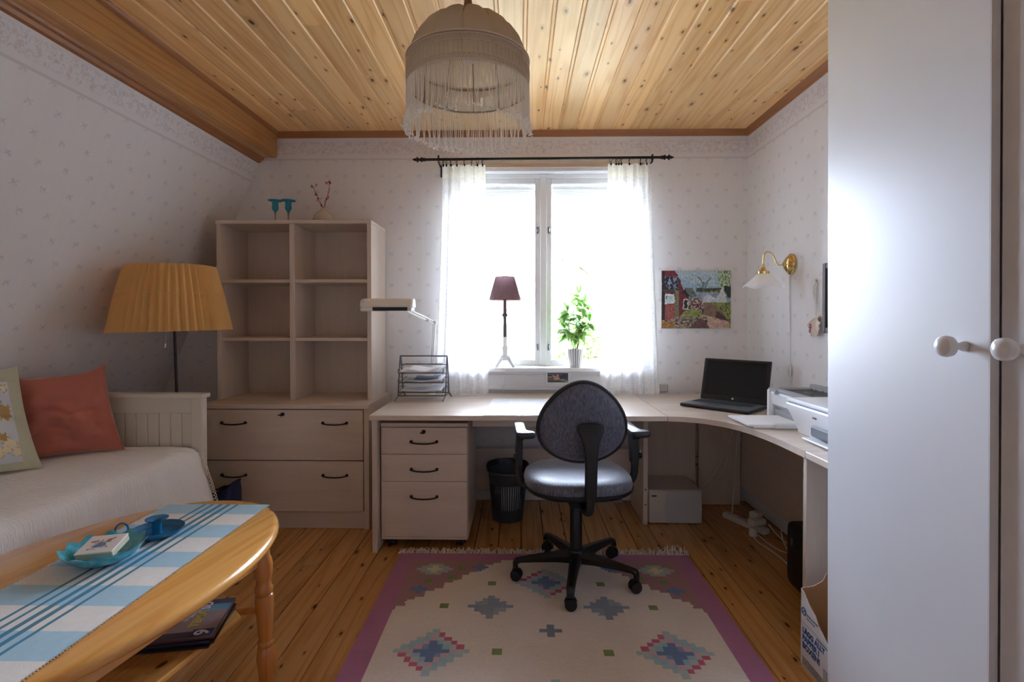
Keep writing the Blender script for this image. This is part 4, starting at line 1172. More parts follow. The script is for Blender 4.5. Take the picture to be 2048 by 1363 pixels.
# ------------------------------------------------------------------ office chair
def streak(name, a, b, sheen=.3, rough=.7, spec=.3):
    t = NT(name); o = t.coord()
    f = t.noise(t.vmul(o, (330, 330, 42)), 1.0, 3, .6)
    c = t.ramp(f, [(.36, a), (.66, b)])
    return t.finish(t.pbsdf(Base_Color=c, Roughness=rough, Sheen_Weight=sheen, Specular_IOR_Level=spec, Normal=t.bump(f, .2, .001)))
FAB = streak('blue_grey_upholstery', S(44,48,64), S(104,109,130), sheen=.5, rough=.42, spec=.6)
FABS = NT('seat_upholstery')
_o = FABS.coord(); _f = FABS.noise(FABS.vmul(_o, (330, 60, 60)), 1.0, 3, .6)
FABS = FABS.finish(FABS.pbsdf(Base_Color=FABS.ramp(_f, [(.36, S(44,48,64)), (.66, S(104,109,130))]), Roughness=.42, Sheen_Weight=.5, Specular_IOR_Level=.6, Normal=FABS.bump(_f, .25, .001)))
oc = thing('office_chair', 'blue-grey upholstered office chair with black base and armrests on the rug', 'chair', (.262, 2.418, .0076), rotz=math.radians(3.5))
def CP(mb, name, mat, par=None, angle=35): return part(mb, name, mat, par or oc, local=True, angle=angle)
mb = MB()
def sup(a, b, z, e=2.9, n=56, oy=0.0): 
    out = []
    for k in range(n):
        t_ = 2*PI*k/n; c, s_ = math.cos(t_), math.sin(t_)
        w = 1 - .06*(1 if s_ < 0 else 0)*abs(s_)
        out.append((a*w*abs(c)**(2/e)*(1 if c > 0 else -1), oy+b*abs(s_)**(2/e)*(1 if s_ > 0 else -1), z))
    return out
OY = -.03
mb.loft([sup(.236,.222,.452,oy=OY), sup(.244,.231,.462,oy=OY), sup(.246,.234,.478,oy=OY), sup(.240,.228,.498,oy=OY), sup(.222,.212,.510,oy=OY), sup(.180,.17,.517,oy=OY), sup(.10,.10,.518,oy=OY), sup(.02,.02,.516,oy=OY)]); CP(mb, 'seat', FABS, angle=70)
mb = MB(); mb.loft([sup(.15,.15,.425,oy=OY), sup(.21,.20,.432,oy=OY), sup(.240,.228,.446,oy=OY), sup(.250,.238,.456,oy=OY), sup(.250,.238,.464,oy=OY), sup(.244,.232,.466,oy=OY)]); CP(mb, 'seat_shell', BLACK_PL, angle=60)
def egg(s_, y_, n=56, dz=0.0):
    out = []
    for k in range(n):
        t_ = 2*PI*k/n; sn, c = math.sin(t_), math.cos(t_)
        z = .172*sn*s_; x_ = .186*c*(1-.20*sn-.05*sn*sn)*s_
        lean = -.10*(z)
        out.append((x_-.012, -.232 + y_ + lean + .35*x_*x_, .778+z+dz))
    return out
mb = MB(); mb.loft([egg(.02,-.030), egg(.5,-.028), egg(.85,-.022), egg(.96,-.014), egg(.99,-.004), egg(.99,.018), egg(.95,.03), egg(.8,.04), egg(.4,.046), egg(.02,.047)]); bk = CP(mb, 'backrest', FAB, angle=70)
mb = MB(); mb.tube(egg(1.0, -.004), .0085, 8, closed=True); mb.tube(egg(.995,.012), .0085, 8, closed=True); CP(mb, 'edge_trim', BLACK_PL, bk)
mb = MB()
secs = [(.062,.772,-.278,.006),(.064,.762,-.280,.010),(.058,.742,-.283,.012),(.040,.705,-.286,.014),(.031,.660,-.288,.015),(.029,.60,-.288,.016),(.0285,.53,-.284,.016),(.0285,.476,-.276,.015),(.0275,.468,-.275,.013)]
rings = []
for (w, z, y_, th) in secs:
    rings.append([(.014+w*.9*math.copysign(abs(math.cos(a))**.55, math.cos(a)), y_+th*math.copysign(abs(math.sin(a))**.6, math.sin(a)), z + (.010*(1-abs(math.cos(a))) if z > .77 else 0)) for a in [2*PI*k/20 for k in range(20)]])
mb.loft(rings); CP(mb, 'back_spine', BLACK_PL, angle=50)
mb = MB(); pts = spline([(.014,-.272,.49),(.014,-.270,.44),(.012,-.255,.40),(.008,-.20,.385),(.0,-.10,.40),(.0,-.02,.42)], 5)
mb.tube(pts, .019, 10, flat=(1, .75)); CP(mb, 'back_bar', BLACK_PL)
mb = MB(); mb.lathe([(.030,.085),(.0305,.10),(.029,.12),(.0285,.33),(.0265,.336),(.0165,.338),(.0165,.40)], (0,0,0), 24); CP(mb, 'gas_column', BLACK_PL)
mb = MB(); mb.box(-.06,.06,-.09,.10,.395,.428,.012); mb.loft([[(-.035,-.06,.345),(.035,-.06,.345),(.035,.06,.345),(-.035,.06,.345)],[(-.058,-.085,.40),(.058,-.085,.40),(.058,.09,.40),(-.058,.09,.40)]]); CP(mb, 'tilt_mechanism', BLACK_PL)
mb = MB(); mb.tube([(.05,-.02,.405),(.13,-.05,.398),(.16,-.06,.388)], .0055, 8); lv = CP(mb, 'lever', BLACK_PL)
mb = MB(); mb.box(.150,.205,-.078,-.050,.374,.386,.004); CP(mb, 'lever_paddle', M('lever_grey', S(96,98,102), .3), lv)
mb = MB(); mb.lathe([(.042,.075),(.046,.09),(.046,.115),(.038,.135),(.030,.14)], (0,0,0), 24); hub = CP(mb, 'base_hub', BLACK_PL)
for i, ad in enumerate((256, 328, 40, 112, 184)):
    a = math.radians(ad); R = Matrix.Rotation(a, 4, 'Z')
    mb = MB(); rings = []
    for (r, zt, zb, w) in ((.030,.128,.078,.030),(.10,.122,.084,.024),(.20,.112,.087,.020),(.268,.104,.088,.0185),(.288,.100,.080,.018),(.297,.092,.062,.016),(.300,.080,.056,.014)):
        rings.append([(r,-w,zb),(r,w,zb),(r,w,lerp(zb,zt,.6)),(r,w*.55,zt),(r,-w*.55,zt),(r,-w,lerp(zb,zt,.6))])
    mb.loft(rings); mb.xf(R); lg = CP(mb, 'base_leg', M('base_black', S(24,24,26), .28, var=.05), None, 30)
    mb = MB(); s0 = mb.mark(); sw = Matrix.Translation((.283,0,0)) @ Matrix.Rotation(a*1.7+.4, 4, 'Z')
    for sd in (-1, 1):
        prof = [(.006,-.010),(.024,-.009),(.0262,-.004),(.0262,.004),(.024,.009),(.006,.010)]
        k0 = mb.mark(); mb.lathe(prof, (0,0,0), 20); mb.xf(Matrix.Translation((0, sd*.0125, .0265)) @ Matrix.Rotation(PI/2, 4, 'X'), k0)
    k0 = mb.mark(); mb.lathe([(.0285,-.006),(.0285,.006)], (0,0,0), 16, 0, PI, caps=False); mb.xf(Matrix.Translation((0,0,.0275)) @ Matrix.Rotation(PI/2, 4, 'X'), k0)
    mb.cyl((0,-.018,.0265),(0,.018,.0265),.006,n=10); mb.cyl((0,0,.048),(0,0,.075),.007,n=10)
    mb.box(-.02,.02,-.004,.004,.03,.053,.002)
    mb.xf(R @ sw); CP(mb, 'castor', BLACK_PL, lg)
PADG = M('arm_pad_slate', S(54,58,64), .3, var=.03)
for sx in (-1, 1):
    bx_ = sx*.262
    mb = MB(); pts = spline([(sx*.12,-.01,.437),(sx*.20,-.01,.437),(sx*.245,-.012,.445),(sx*.268,-.016,.475),(sx*.274,-.018,.52),(sx*.272,-.02,.57)], 5); mb.tube(pts, .0175, 10, flat=(1, .7)); ar = CP(mb, 'arm_bracket', BLACK_PL)
    mb = MB(); mb.loft([[(bx_-.014+sx*.009,-.048,.54),(bx_+.014+sx*.009,-.048,.54),(bx_+.014+sx*.009,.012,.54),(bx_-.014+sx*.009,.012,.54)],[(bx_-.016+sx*.009,-.052,.60),(bx_+.016+sx*.009,-.052,.60),(bx_+.016+sx*.009,.016,.60),(bx_-.016+sx*.009,.016,.60)],[(bx_-.014+sx*.007,-.055,.66),(bx_+.014+sx*.007,-.055,.66),(bx_+.014+sx*.007,.03,.66),(bx_-.014+sx*.007,.03,.66)],[(bx_-.02,-.10,.683),(bx_+.02,-.10,.683),(bx_+.02,.10,.683),(bx_-.02,.10,.683)]]); CP(mb, 'arm_upright', BLACK_PL, ar)
    mb = MB(); s0 = mb.mark(); mb.lathe([(.004,0),(.015,.0),(.0165,.006),(.013,.012),(.003,.013)], (0,0,0), 16); mb.xf(Matrix.Translation((bx_+sx*.024,-.045,.585)) @ Matrix.Rotation(sx*PI/2, 4, 'Y')); CP(mb, 'arm_knob', BLACK_PL, ar)
    out = [(-.024,.12),(-.026,-.02),(-.026,-.085),(-.024,-.112),(-.012,-.124),(.030,-.126),(.052,-.118),(.060,-.104),(.056,-.088),(.040,-.080),(.026,-.068),(.022,-.04),(.022,.12),(.012,.132),(-.012,.132)]
    mir = 1 if sx < 0 else -1
    # the pad's broad end turns inwards over the left arm, outwards over the right one
    ol = [(bx_ + x_*1.0, y_) for x_, y_ in out]
    mb = MB(); cxm = sum(p[0] for p in ol)/len(ol); cym = sum(p[1] for p in ol)/len(ol)
    sc = lambda k, z: [(cxm+(p[0]-cxm)*k, cym+(p[1]-cym)*k, z) for p in ol]
    mb.loft([sc(.90,.680), sc(.99,.686), sc(1.0,.694)]); CP(mb, 'arm_pad_base', BLACK_PL, ar, 40)
    mb = MB(); mb.loft([sc(1.0,.6935), sc(.995,.702), sc(.96,.7075), sc(.85,.709)]); CP(mb, 'arm_pad', PADG, ar, 60)
# ------------------------------------------------------------------ curtains
ROD_Y, ROD_Z = 3.31, 2.250
rod = thing('curtain_rod', 'black iron curtain rod with spear finials above the window', 'curtain rod', (.14, ROD_Y, ROD_Z))
xl, xr = -.695, .978
mb = MB(); mb.tube([(xl+.07,ROD_Y,ROD_Z-.003),(xr-.07,ROD_Y,ROD_Z+.004)], .0085, 14); part(mb, 'pole', BLACK_METAL, rod)
for sx, xe in ((-1, xl), (1, xr)):
    mb = MB(); pr = [(.0085,.085),(.0115,.080),(.0115,.066),(.016,.060),(.016,.056),(.009,.050),(.0085,.040),(.018,.033),(.018,.029),(.009,.026),(.010,.018),(.0025,.0)]
    mb.lathe(pr, (0,0,0), 14); mb.xf(Matrix.Translation((xe,ROD_Y,ROD_Z+(.004 if sx > 0 else -.003))) @ Matrix.Rotation(-sx*PI/2, 4, 'Y')); part(mb, 'finial', BLACK_METAL, rod)
for xb in (-.528, .842):
    mb = MB(); mb.box(xb-.010, xb+.010, YB-.010, YB-.0005, ROD_Z-.075, ROD_Z+.005, .002); mb.tube([(xb,YB-.01,ROD_Z-.02),(xb,3.38,ROD_Z-.022),(xb,ROD_Y+.004,ROD_Z-.018)], .006, 8); mb.tube([(xb,ROD_Y+.016*math.cos(a),ROD_Z+.0+.0145*math.sin(a)) for a in [PI*(-1.1+1.5*k/10) for k in range(11)]], .0045, 8); mb.tube([(xb,ROD_Y+.002,ROD_Z+.014),(xb,ROD_Y+.002,ROD_Z+.024)], .006, 8)
    part(mb, 'bracket', BLACK_METAL, rod)
mb = MB(); mb.box(-.52, .83, YB-.030, YB-.0165, 2.232, 2.252, .002); single(mb, 'curtain_batten', M('batten_wood', S(196,178,162), .6), 'thin pale wooden batten on the wall behind the curtain rod', 'batten')
def px_x(px, y): return (px-1041)/1028*y
ringl = [887,893,902,914,929,944,955,965]; ringr = [1221,1231,1236,1241,1257,1279,1291]
rings_all = []
r0 = thing('curtain_ring', 'small black clip ring holding the top of the left curtain', 'curtain ring', (px_x(ringl[0],ROD_Y), ROD_Y, ROD_Z), group='rings of the left curtain')
mb = MB(); mb.tube([(.004*math.sin(a*1.0), .0165*math.cos(a), -.0075+.0165*math.sin(a)) for a in [2*PI*k/18 for k in range(18)]], .0018, 6, closed=True); part(mb, 'ring', BLACK_METAL, r0, local=True)
mb = MB(); mb.tube([(0,0,-.024),(0,0,-.031)], .002, 6); mb.loft([[(-.003,-.003,-.031),(.003,-.003,-.031),(.003,.003,-.031),(-.003,.003,-.031)],[(-.0065,-.004,-.035),(.0065,-.004,-.035),(.0065,.004,-.035),(-.0065,.004,-.035)],[(-.003,-.003,-.047),(.003,-.003,-.047),(.003,.003,-.047),(-.003,.003,-.047)]]); part(mb, 'clip', BLACK_METAL, r0, local=True)
rr = random.Random(5)
for side, lst in (('left', ringl), ('right', ringr)):
    for i, px in enumerate(lst):
        if side == 'left' and i == 0: o = r0
        else: o = copy_tree(r0)
        o.location = (px_x(px, ROD_Y), ROD_Y, ROD_Z + (px-1087)/260*.0035*.6)
        o.rotation_euler = (0, 0, rr.uniform(-.5, .5))
        o['label'] = 'small black clip ring holding up the curtain beside the ' + ('letter tray' if side == 'left' else 'painting')
        o['group'] = 'rings of the curtain by the %s' % ('letter tray' if side == 'left' else 'painting')
LINEN = cloth('linen_voile', S(253,253,253), transl=.40, clear=.22, ws=600, wb=.05)
LINEN2 = cloth('linen_heading', S(246,244,236), transl=.55, clear=.06)
def curtain(label, tops, bots, ph, seed):
    c = thing('curtain', label, 'curtain', ((tops[0]+tops[1])/2, ROD_Y, .74), group=None)
    zt, zb = ROD_Z-.036, .742
    NXc, NZc = 120, 46
    def P(u, f):
        xa, xb_ = lerp(tops[0], bots[0], f**1.25), lerp(tops[1], bots[1], f**1.25)
        amp = lerp(.010, .023, min(1, f*2.2))
        w = math.sin(2*PI*(u*5.2+ph) + .9*nz(u*3+seed, f*.8)) + .45*math.sin(2*PI*(u*9.3+ph*2) + 1.2*nz(u*4, f, seed))
        x_ = lerp(xa, xb_, u) + .006*math.cos(2*PI*(u*5.2+ph))*min(1, f*2)
        return (x_, ROD_Y+.004 + amp*w*.8, lerp(zt, zb, f) + .004*math.sin(2*PI*u*3.5)*(1-f)**8)
    mb = MB(); mb.loft([[P(i/NXc, lerp(.055, 1, j/NZc)) for i in range(NXc+1)] for j in range(NZc+1)], caps=False, closed=False)
    part(mb, 'panel', LINEN, c, angle=80)
    mb = MB(); mb.loft([[P(i/NXc, lerp(0, .0585, j/5)) for i in range(NXc+1)] for j in range(6)], caps=False, closed=False)
    part(mb, 'heading', LINEN2, c, angle=80)
    for sd in (0, 1):
        mb = MB(); mb.loft([[tuple(Vector(P(abs(sd-k*.012), f)) + Vector((0,-.0015,0))) for k in range(3)] for f in [lerp(.05,1,j/40) for j in range(41)]], caps=False, closed=False); part(mb, 'side_hem', LINEN2, c, angle=80)
curtain('sheer white linen curtain hanging by the letter tray', (-.506,-.226), (-.560,-.203), .1, 1.0)
curtain('sheer white linen curtain hanging by the painting', (.560,.834), (.512,.898), .35, 4.0)

# ------------------------------------------------------------------ on the sill
SILL = OZ0 + .003
tl = thing('table_lamp', 'small lamp with dark pleated shade and grey column on the sill', 'lamp', (-.104, 3.435, SILL))
lx, ly = -.104, 3.435
GREYM = M('distressed_grey', S(196,196,192), .6, var=.12, vs=40); DKM = M('dark_column', S(70,66,66), .5, var=.15, vs=30)
mb = MB()
for sx in (-1, 1):
    for sy in (-1, 1):
        mb.loft([[(lx+sx*x_+dx*wd_, ly+sy*y_+dy*wd_*.6, SILL+z) for dx, dy in ((-1,-1),(1,-1),(1,1),(-1,1))] for (x_, y_, z, wd_) in ((.056,.030,0,.0095),(.054,.029,.010,.0095),(.034,.019,.038,.011),(.024,.013,.058,.012),(.016,.009,.076,.010))])
mb.box(lx-.026, lx+.026, ly-.02, ly+.02, SILL+.070, SILL+.078, .002); mb.loft([[(lx-w,ly-w*.8,SILL+z),(lx+w,ly-w*.8,SILL+z),(lx+w,ly+w*.8,SILL+z),(lx-w,ly+w*.8,SILL+z)] for w, z in ((.022,.045),(.021,.071))])
part(mb, 'base', GREYM, tl)
mb = MB(); mb.loft([[(lx-w,ly-w,SILL+z),(lx+w,ly-w,SILL+z),(lx+w,ly+w,SILL+z),(lx-w,ly+w,SILL+z)] for w, z in ((.016,.078),(.0145,.105),(.018,.112),(.018,.135),(.0125,.142),(.012,.20))]); part(mb, 'column_foot', GREYM, tl)
mb = MB(); mb.loft([[(lx-w,ly-w,SILL+z),(lx+w,ly-w,SILL+z),(lx+w,ly+w,SILL+z),(lx-w,ly+w,SILL+z)] for w, z in ((.012,.198),(.0105,.31),(.0105,.335),(.017,.34),(.017,.352),(.011,.358),(.010,.44),(.010,.47))]); mb.cyl((lx,ly,SILL+.47),(lx,ly,SILL+.545),.006,n=10)
part(mb, 'column', DKM, tl)
mb = MB(); N = 36; rings = []
for (r, z) in ((.105,.448),(.086,.52),(.063,.600)):
    rings.append([(lx+(r+(.0022 if k % 2 else 0))*math.cos(PI*k/N), ly+(r*.98+(.0022 if k % 2 else 0))*math.sin(PI*k/N), SILL+z) for k in range(2*N)])
mb.loft(rings, caps=False); part(mb, 'shade', cloth('dark_pleat_cloth', S(104,80,82), transl=.4), tl, angle=12)
mb = MB()
for (r, z) in ((.1065,.448),(.064,.600)): mb.tube([(lx+r*math.cos(a), ly+r*.98*math.sin(a), SILL+z) for a in [2*PI*k/40 for k in range(40)]], .0024, 6, closed=True)
for a in (0, PI/2, PI, 3*PI/2): mb.tube([(lx,ly,SILL+.54),(lx+.07*math.cos(a),ly+.07*math.sin(a),SILL+.575)], .0012, 5)
part(mb, 'shade_ring', M('shade_trim', S(62,44,48), .7), tl)
mb = MB(); mb.tube(spline([(lx+.004,3.40,SILL+.003),(lx+.005,3.362,SILL+.004),(lx+.006,3.358,SILL-.02),(lx-.002,3.36,.83),(lx-.008,3.372,.76),(lx-.012,3.39,.731)], 6), .0018, 6); cd = part(mb, 'cord', WHITE_PL, tl)
mb = MB(); mb.box(lx-.0155,lx-.0005,3.362,3.374,.752,.79,.004); part(mb, 'cord_switch', WHITE_PL, cd)

pt = thing('flower_pot', 'flower pot with grey and white vertical stripes on the window sill', 'flower pot', (.365, 3.43, SILL))
px_, py_ = .365, 3.43
def stripe_mat():
    t = NT('striped_ceramic'); o = t.coord(); sp_ = t.n('ShaderNodeSeparateXYZ', {0: o})
    an = t.math('ARCTAN2', sp_.outputs[1], sp_.outputs[0])
    s_ = t.math('SINE', t.math('MULTIPLY', an, 20.0)); f = t.smooth(s_, -.25, .25)
    return t.finish(t.pbsdf(Base_Color=t.mix(f, S(150,138,136), S(222,220,214)), Roughness=.35))
mb = MB(); mb.lathe([(.036,.0),(.040,.004),(.0485,.06),(.0555,.114),(.058,.116),(.058,.122),(.053,.122),(.050,.108),(.047,.10)], (px_,py_,SILL), 36); part(mb, 'pot', stripe_mat(), pt, angle=40)
mb = MB(); mb.lathe([(.049,.100),(.03,.106),(.002,.108)], (px_,py_,SILL), 20); part(mb, 'soil', M('soil', S(64,48,36), .95, bump=.6, bs=60), pt)
pl = thing('house_plant', 'leafy green house plant with variegated leaves growing in striped pot', 'plant', (px_, py_, SILL+.107))
def leaf_green():
    t = NT('variegated_leaf'); uv = t.n('ShaderNodeUVMap', uv_map='UVMap').outputs[0]; sp_ = t.n('ShaderNodeSeparateXYZ', {0: uv})
    o = t.coord('Object'); r = t.rnd()
    d = t.math('ABSOLUTE', t.math('SUBTRACT', sp_.outputs[0], .5))
    f = t.math('ADD', t.smooth(d, .12, .36), t.math('MULTIPLY_ADD', t.noise(t.vmul(uv, (7, 5, 1)), 1.0, 3), .9, -.5))
    g = t.mix(r, S(84,142,62), S(138,182,92))
    c = t.mix(t.math('MULTIPLY', t.smooth(f, .35, .75), .72), g, S(206,216,166))
    c = t.mix(t.smooth(d, .0, .03, .6, 0.0), c, S(150,176,110))
    dd = t.pbsdf(Base_Color=c, Roughness=.35); tr = t.n('ShaderNodeBsdfTranslucent', {'Color': c})
    mm = t.n('ShaderNodeMixShader', {0: .5}); t.t.links.new(dd.outputs[0], mm.inputs[1]); t.t.links.new(tr.outputs[0], mm.inputs[2])
    return t.finish(mm)
LEAFM = leaf_green()
def leaf_mesh(droop, wid):
    mb = MB(); n = 8
    P = []
    for k in range(n+1):
        f = k/n; w = wid*math.sin(PI*min(1, f*.96+.02))**.8*(1-.25*f); z = -droop*f*f
        P.append(((-w, f, z+.10*w), (0, f, z), (w, f, z+.10*w)))
    for k in range(n):
        for s_ in (0, 1):
            qd = [P[k][s_], P[k][s_+1], P[k+1][s_+1], P[k+1][s_]]
            mb.quad(qd, uv=[(.5*s_, k/n), (.5*s_+.5, k/n), (.5*s_+.5, (k+1)/n), (.5*s_, (k+1)/n)])
    return mesh_from(mb, 'leaf', LEAFM, angle=70)
LMS = [leaf_mesh(.15,.24), leaf_mesh(.4,.26), leaf_mesh(.75,.28)]
rl_ = random.Random(17)
stems = [[(0,0,0),(.004,-.005,.14),(.010,0,.27),(.022,-.004,.385)], [(.012,.004,0),(.03,0,.10),(.050,.004,.20),(.062,0,.335)], [(-.012,0,0),(-.032,-.004,.10),(-.052,0,.22),(-.048,.004,.27)], [(.004,-.004,0),(.030,-.006,.09),(.070,-.010,.16),(.092,-.012,.20)], [(-.006,-.004,0),(-.03,-.008,.07),(-.058,-.012,.12),(-.07,-.014,.15)]]
for st in stems:
    pts = spline(st, 5); mb = MB(); mb.tube(pts, [lerp(.0032,.0014,k/(len(pts)-1)) for k in range(len(pts))], 6); part(mb, 'stem', M('plant_stem', S(92,84,56), .7), pl, local=True)
    nl = int(len(pts)*1.7) + 3
    for k in range(nl):
        f = lerp(.36, .99, (k+.6)/nl); p = pts[min(len(pts)-1, int(f*len(pts)))]
        lo = bpy.data.objects.new('leaf', LMS[rl_.choice((0,1,1,2))]); COL.objects.link(lo); lo.parent = pl
        L_ = rl_.uniform(.066,.104)*(.85 if f > .9 else 1)
        az = rl_.uniform(0, 2*PI) if f < .93 else rl_.uniform(-.6,.6)
        # keep leaves clear of the pane
        if math.cos(az)*L_ + p.y > .065: az = PI - az
        lo.location = p; lo.scale = (L_, L_, L_)
        lo.rotation_euler = (rl_.uniform(-.5,.75) if f < .93 else 1.15, rl_.uniform(-.5,.5), az)

# ------------------------------------------------------------------ pictures
def raster(x0, x1, z0, z1, y_, nx, nzv, fn, flip=False):
    mb = MB()
    for j in range(nzv):
        for i in range(nx):
            a, b = lerp(x0,x1,i/nx), lerp(x0,x1,(i+1)/nx); c, d = lerp(z0,z1,j/nzv), lerp(z0,z1,(j+1)/nzv)
            mb.quad([(a,y_,c),(b,y_,c),(b,y_,d),(a,y_,d)], col=tuple(fn((i+.5)/nx,(j+.5)/nzv))[:3])
    return mb
def inp(u, v, poly):
    r = False; n = len(poly); j = n-1
    for i in range(n):
        (xi, yi), (xj, yj) = poly[i], poly[j]
        if (yi > v) != (yj > v) and u < (xj-xi)*(v-yi)/(yj-yi+1e-12)+xi: r = not r
        j = i
    return r
def painting_col(u, v):
    du, dv = .010*nz(u*24, v*24, 11) + .005*nz(u*70, v*70, 12), .010*nz(u*24, v*24, 13) + .005*nz(u*70, v*70, 14)
    c = painting_base(u+du, v+dv); k = 1 + .34*nz(u*46, v*30, 15) + .24*nz(u*110, v*80, 16) - .10
    return tuple(max(0.0, x_*k) for x_ in c[:3])
def painting_base(u, v):
    # v up; measured from the painting: sea sky, red boathouses on the left, rocks, path, white tents, tree
    n1 = nz(u*14, v*14); n2 = nz(u*38, v*38, 3); n3 = nz(u*60, v*22, 7)
    c = lerp3(S(150,186,206), S(178,202,214), (v-.55)/.4+n1*.3)
    if nz(u*5, v*14, 2) > .2: c = S(190,208,216)
    if v < .70 and v > .60 and u > .50: c = lerp3(S(50,74,46), S(80,96,60), n2+.5)
    if v < .63 and v > .52 and u > .5: c = lerp3(S(134,150,176), S(170,178,194), n1+.5)
    if .62 < v < .66 and .68 < u < .84 and n2 > 0: c = S(170,140,96)
    # bare tree in the middle
    if abs(u-.60-.01*math.sin(v*40)) < .008 and .62 < v < .80: c = S(96,104,96)
    for (a, b, k) in ((.60,.72,.9),(.60,.68,-1.1),(.60,.76,1.2),(.60,.78,-.8),(.60,.66,.7)):
        d = v-b
        if 0 < d < .12 and abs(u-a-k*d*.8) < .008: c = S(110,116,104)
    if inp(u, v, [(.57,.50),(.66,.60),(.82,.50),(.80,.43),(.60,.44)]): c = lerp3(S(224,228,232), S(190,206,222), n1+.4)
    if inp(u, v, [(.80,.52),(.88,.74),(.94,.52),(.95,.42),(.80,.43)]): c = lerp3(S(226,230,228), S(180,200,206), n2+.4)
    if v < .45: c = lerp3(S(120,132,74), S(172,180,96), n1+.5)
    if v < .45 and n2 > .25: c = S(66,72,48)
    # path and pink rock
    if inp(u, v, [(.56,.44),(.72,.44),(.86,.32),(.96,.14),(.70,.15),(.60,.24),(.58,.36)]): c = lerp3(S(150,122,98), S(120,96,80), n1+.5)
    if inp(u, v, [(.80,.30),(.92,.20),(.98,.12),(.88,.14),(.78,.20)]): c = S(84,62,54)
    if inp(u, v, [(.55,.24),(.66,.22),(.97,.12),(.98,.0),(.70,.0),(.62,.14)]): c = lerp3(S(216,184,166), S(190,150,136), n1+.4)
    # stones in front
    if v < .20 and u < .66:
        k = nz(u*22, v*30, 5); c = lerp3(S(84,76,74), S(196,176,150), k+.5)
        if nz(u*30, v*34, 8) < -.2: c = S(52,48,50)
    if v < .12 and u < .18: c = lerp3(S(196,140,66), S(120,84,52), n2+.5)
    if inp(u, v, [(.40,.0),(.55,.18),(.62,.14),(.70,.0)]): c = lerp3(S(120,86,84), S(92,70,70), n2+.5)
    # barns
    if inp(u, v, [(.31,.70),(.44,.70),(.52,.56),(.42,.52)]): c = lerp3(S(130,134,126), S(96,104,100), n3+.5)
    if inp(u, v, [(.0,.16),(.0,1.0),(.19,1.0),(.26,.86),(.31,.68),(.40,.52),(.38,.36),(.26,.20),(.04,.13)]):
        c = lerp3(S(142,46,54), S(104,30,40), n3*1.4+.5)
        if u < .25 and v < .45: c = lerp3(S(150,70,62), S(170,104,90), n3*1.5+.4)
        if .05 < u < .24 and .66 < v < .90: c = (S(40,44,60), S(150,166,184), S(30,32,46))[int((u*40+n3*2)) % 3]
        if u < .05: c = lerp3(S(62,44,52), S(40,34,42), n2+.5)
        if abs(v-.655) < .025 and u < .20: c = S(76,70,56)
        if .19 < u < .25 and .18 < v < .66: c = lerp3(S(98,116,70), S(142,134,110), n2+.5)
    if inp(u, v, [(.05,.42),(.05,.60),(.18,.59),(.19,.44)]): c = S(228,232,232) if not (.07 < u < .165 and .455 < v < .575) else lerp3(S(176,212,210), S(210,226,224), n3+.5)
    if .062 < u < .078 and .51 < v < .56: c = S(50,60,60)
    if inp(u, v, [(.245,.78),(.31,.66),(.34,.68),(.40,.56),(.385,.52),(.30,.64),(.235,.86)]): c = S(36,36,46)
    if .31 < u < .39 and .33 < v < .51: c = S(222,222,222) if not (.325 < u < .375 and .34 < v < .49) else S(40,44,50)
    if inp(u, v, [(.39,.34),(.41,.52),(.58,.52),(.62,.36),(.60,.26),(.48,.30)]):
        c = (S(60,58,56), S(196,190,176), S(130,84,80), S(40,46,44))[int((nz(u*26, v*26, 1)+1)*2.2) % 4]
    if inp(u, v, [(.36,.28),(.50,.33),(.58,.26),(.48,.20),(.38,.22)]): c = lerp3(S(162,178,84), S(118,140,66), n1+.5)
    # tree and dark roof at the right
    if u > .82+.06*n1 and v > .72 and (u-1.0)**2*2+(v-.9)**2 < .09+n2*.03: c = S(196,214,176) if n3 > -.05 else S(104,136,92)
    if inp(u, v, [(.90,.73),(1,.73),(1,.52),(.94,.55)]): c = S(58,66,56)
    return c
art = thing('painting', 'unframed painting of red boathouses by the sea hanging beside the curtain', 'painting', (1.172, YB-.010, 1.158))
AX0, AX1, AZ0, AZ1 = .941, 1.402, 1.160, 1.546
mb = MB(); mb.box(AX0, AX1, YB-.019, YB-.0008, AZ0, AZ1, .0015); part(mb, 'canvas', M('canvas_edge', S(190,184,172), .8), art)
part(raster(AX0+.001, AX1-.001, AZ0+.001, AZ1-.001, YB-.0195, 128, 107, painting_col), 'picture', colattr('oil_paint', .45, var=.08, vs=80), art, angle=0)
def photo_col(u, v):
    n1 = nz(u*12, v*12); c = S(34,33,36)
    if v > .84: c = S(56,60,64)
    if .78 < v < .84 and u < .72: c = S(132,140,138)
    if v < .28: c = lerp3(S(60,66,44), S(108,104,70), n1+.5)
    if v < .12: c = S(44,52,38)
    if u < .22 and .30 < v < .55: c = S(120,84,66)
    if u < .22 and .55 < v < .62: c = S(180,164,146)
    if inp(u, v, [(.22,.62),(.42,.58),(.42,.66),(.24,.74)]): c = S(206,190,170)
    if inp(u, v, [(.38,.48),(.48,.86),(.52,.86),(.58,.48)]): c = lerp3(S(196,96,104), S(222,168,176), (v-.5)*2.4)
    if inp(u, v, [(.22,.44),(.30,.56),(.58,.50),(.60,.30),(.36,.24)]): c = lerp3(S(196,124,80), S(206,190,140), u*2-.6+n1)
    if inp(u, v, [(.62,.30),(.72,.38),(.88,.26),(.80,.10),(.64,.14)]): c = lerp3(S(120,104,74), S(186,170,130), n1+.4)
    if math.hypot(u-.92, v-.10) < .05: c = S(214,214,200)
    return c
ph = thing('postcard', 'small white-bordered photo card hanging below the window sill', 'photo', (.252, YB-.016, .786))
mb = MB(); mb.box(.168, .338, YB-.0260, YB-.0232, .787, .876, .0006); part(mb, 'card', M('photo_paper', S(232,232,230), .4), ph)
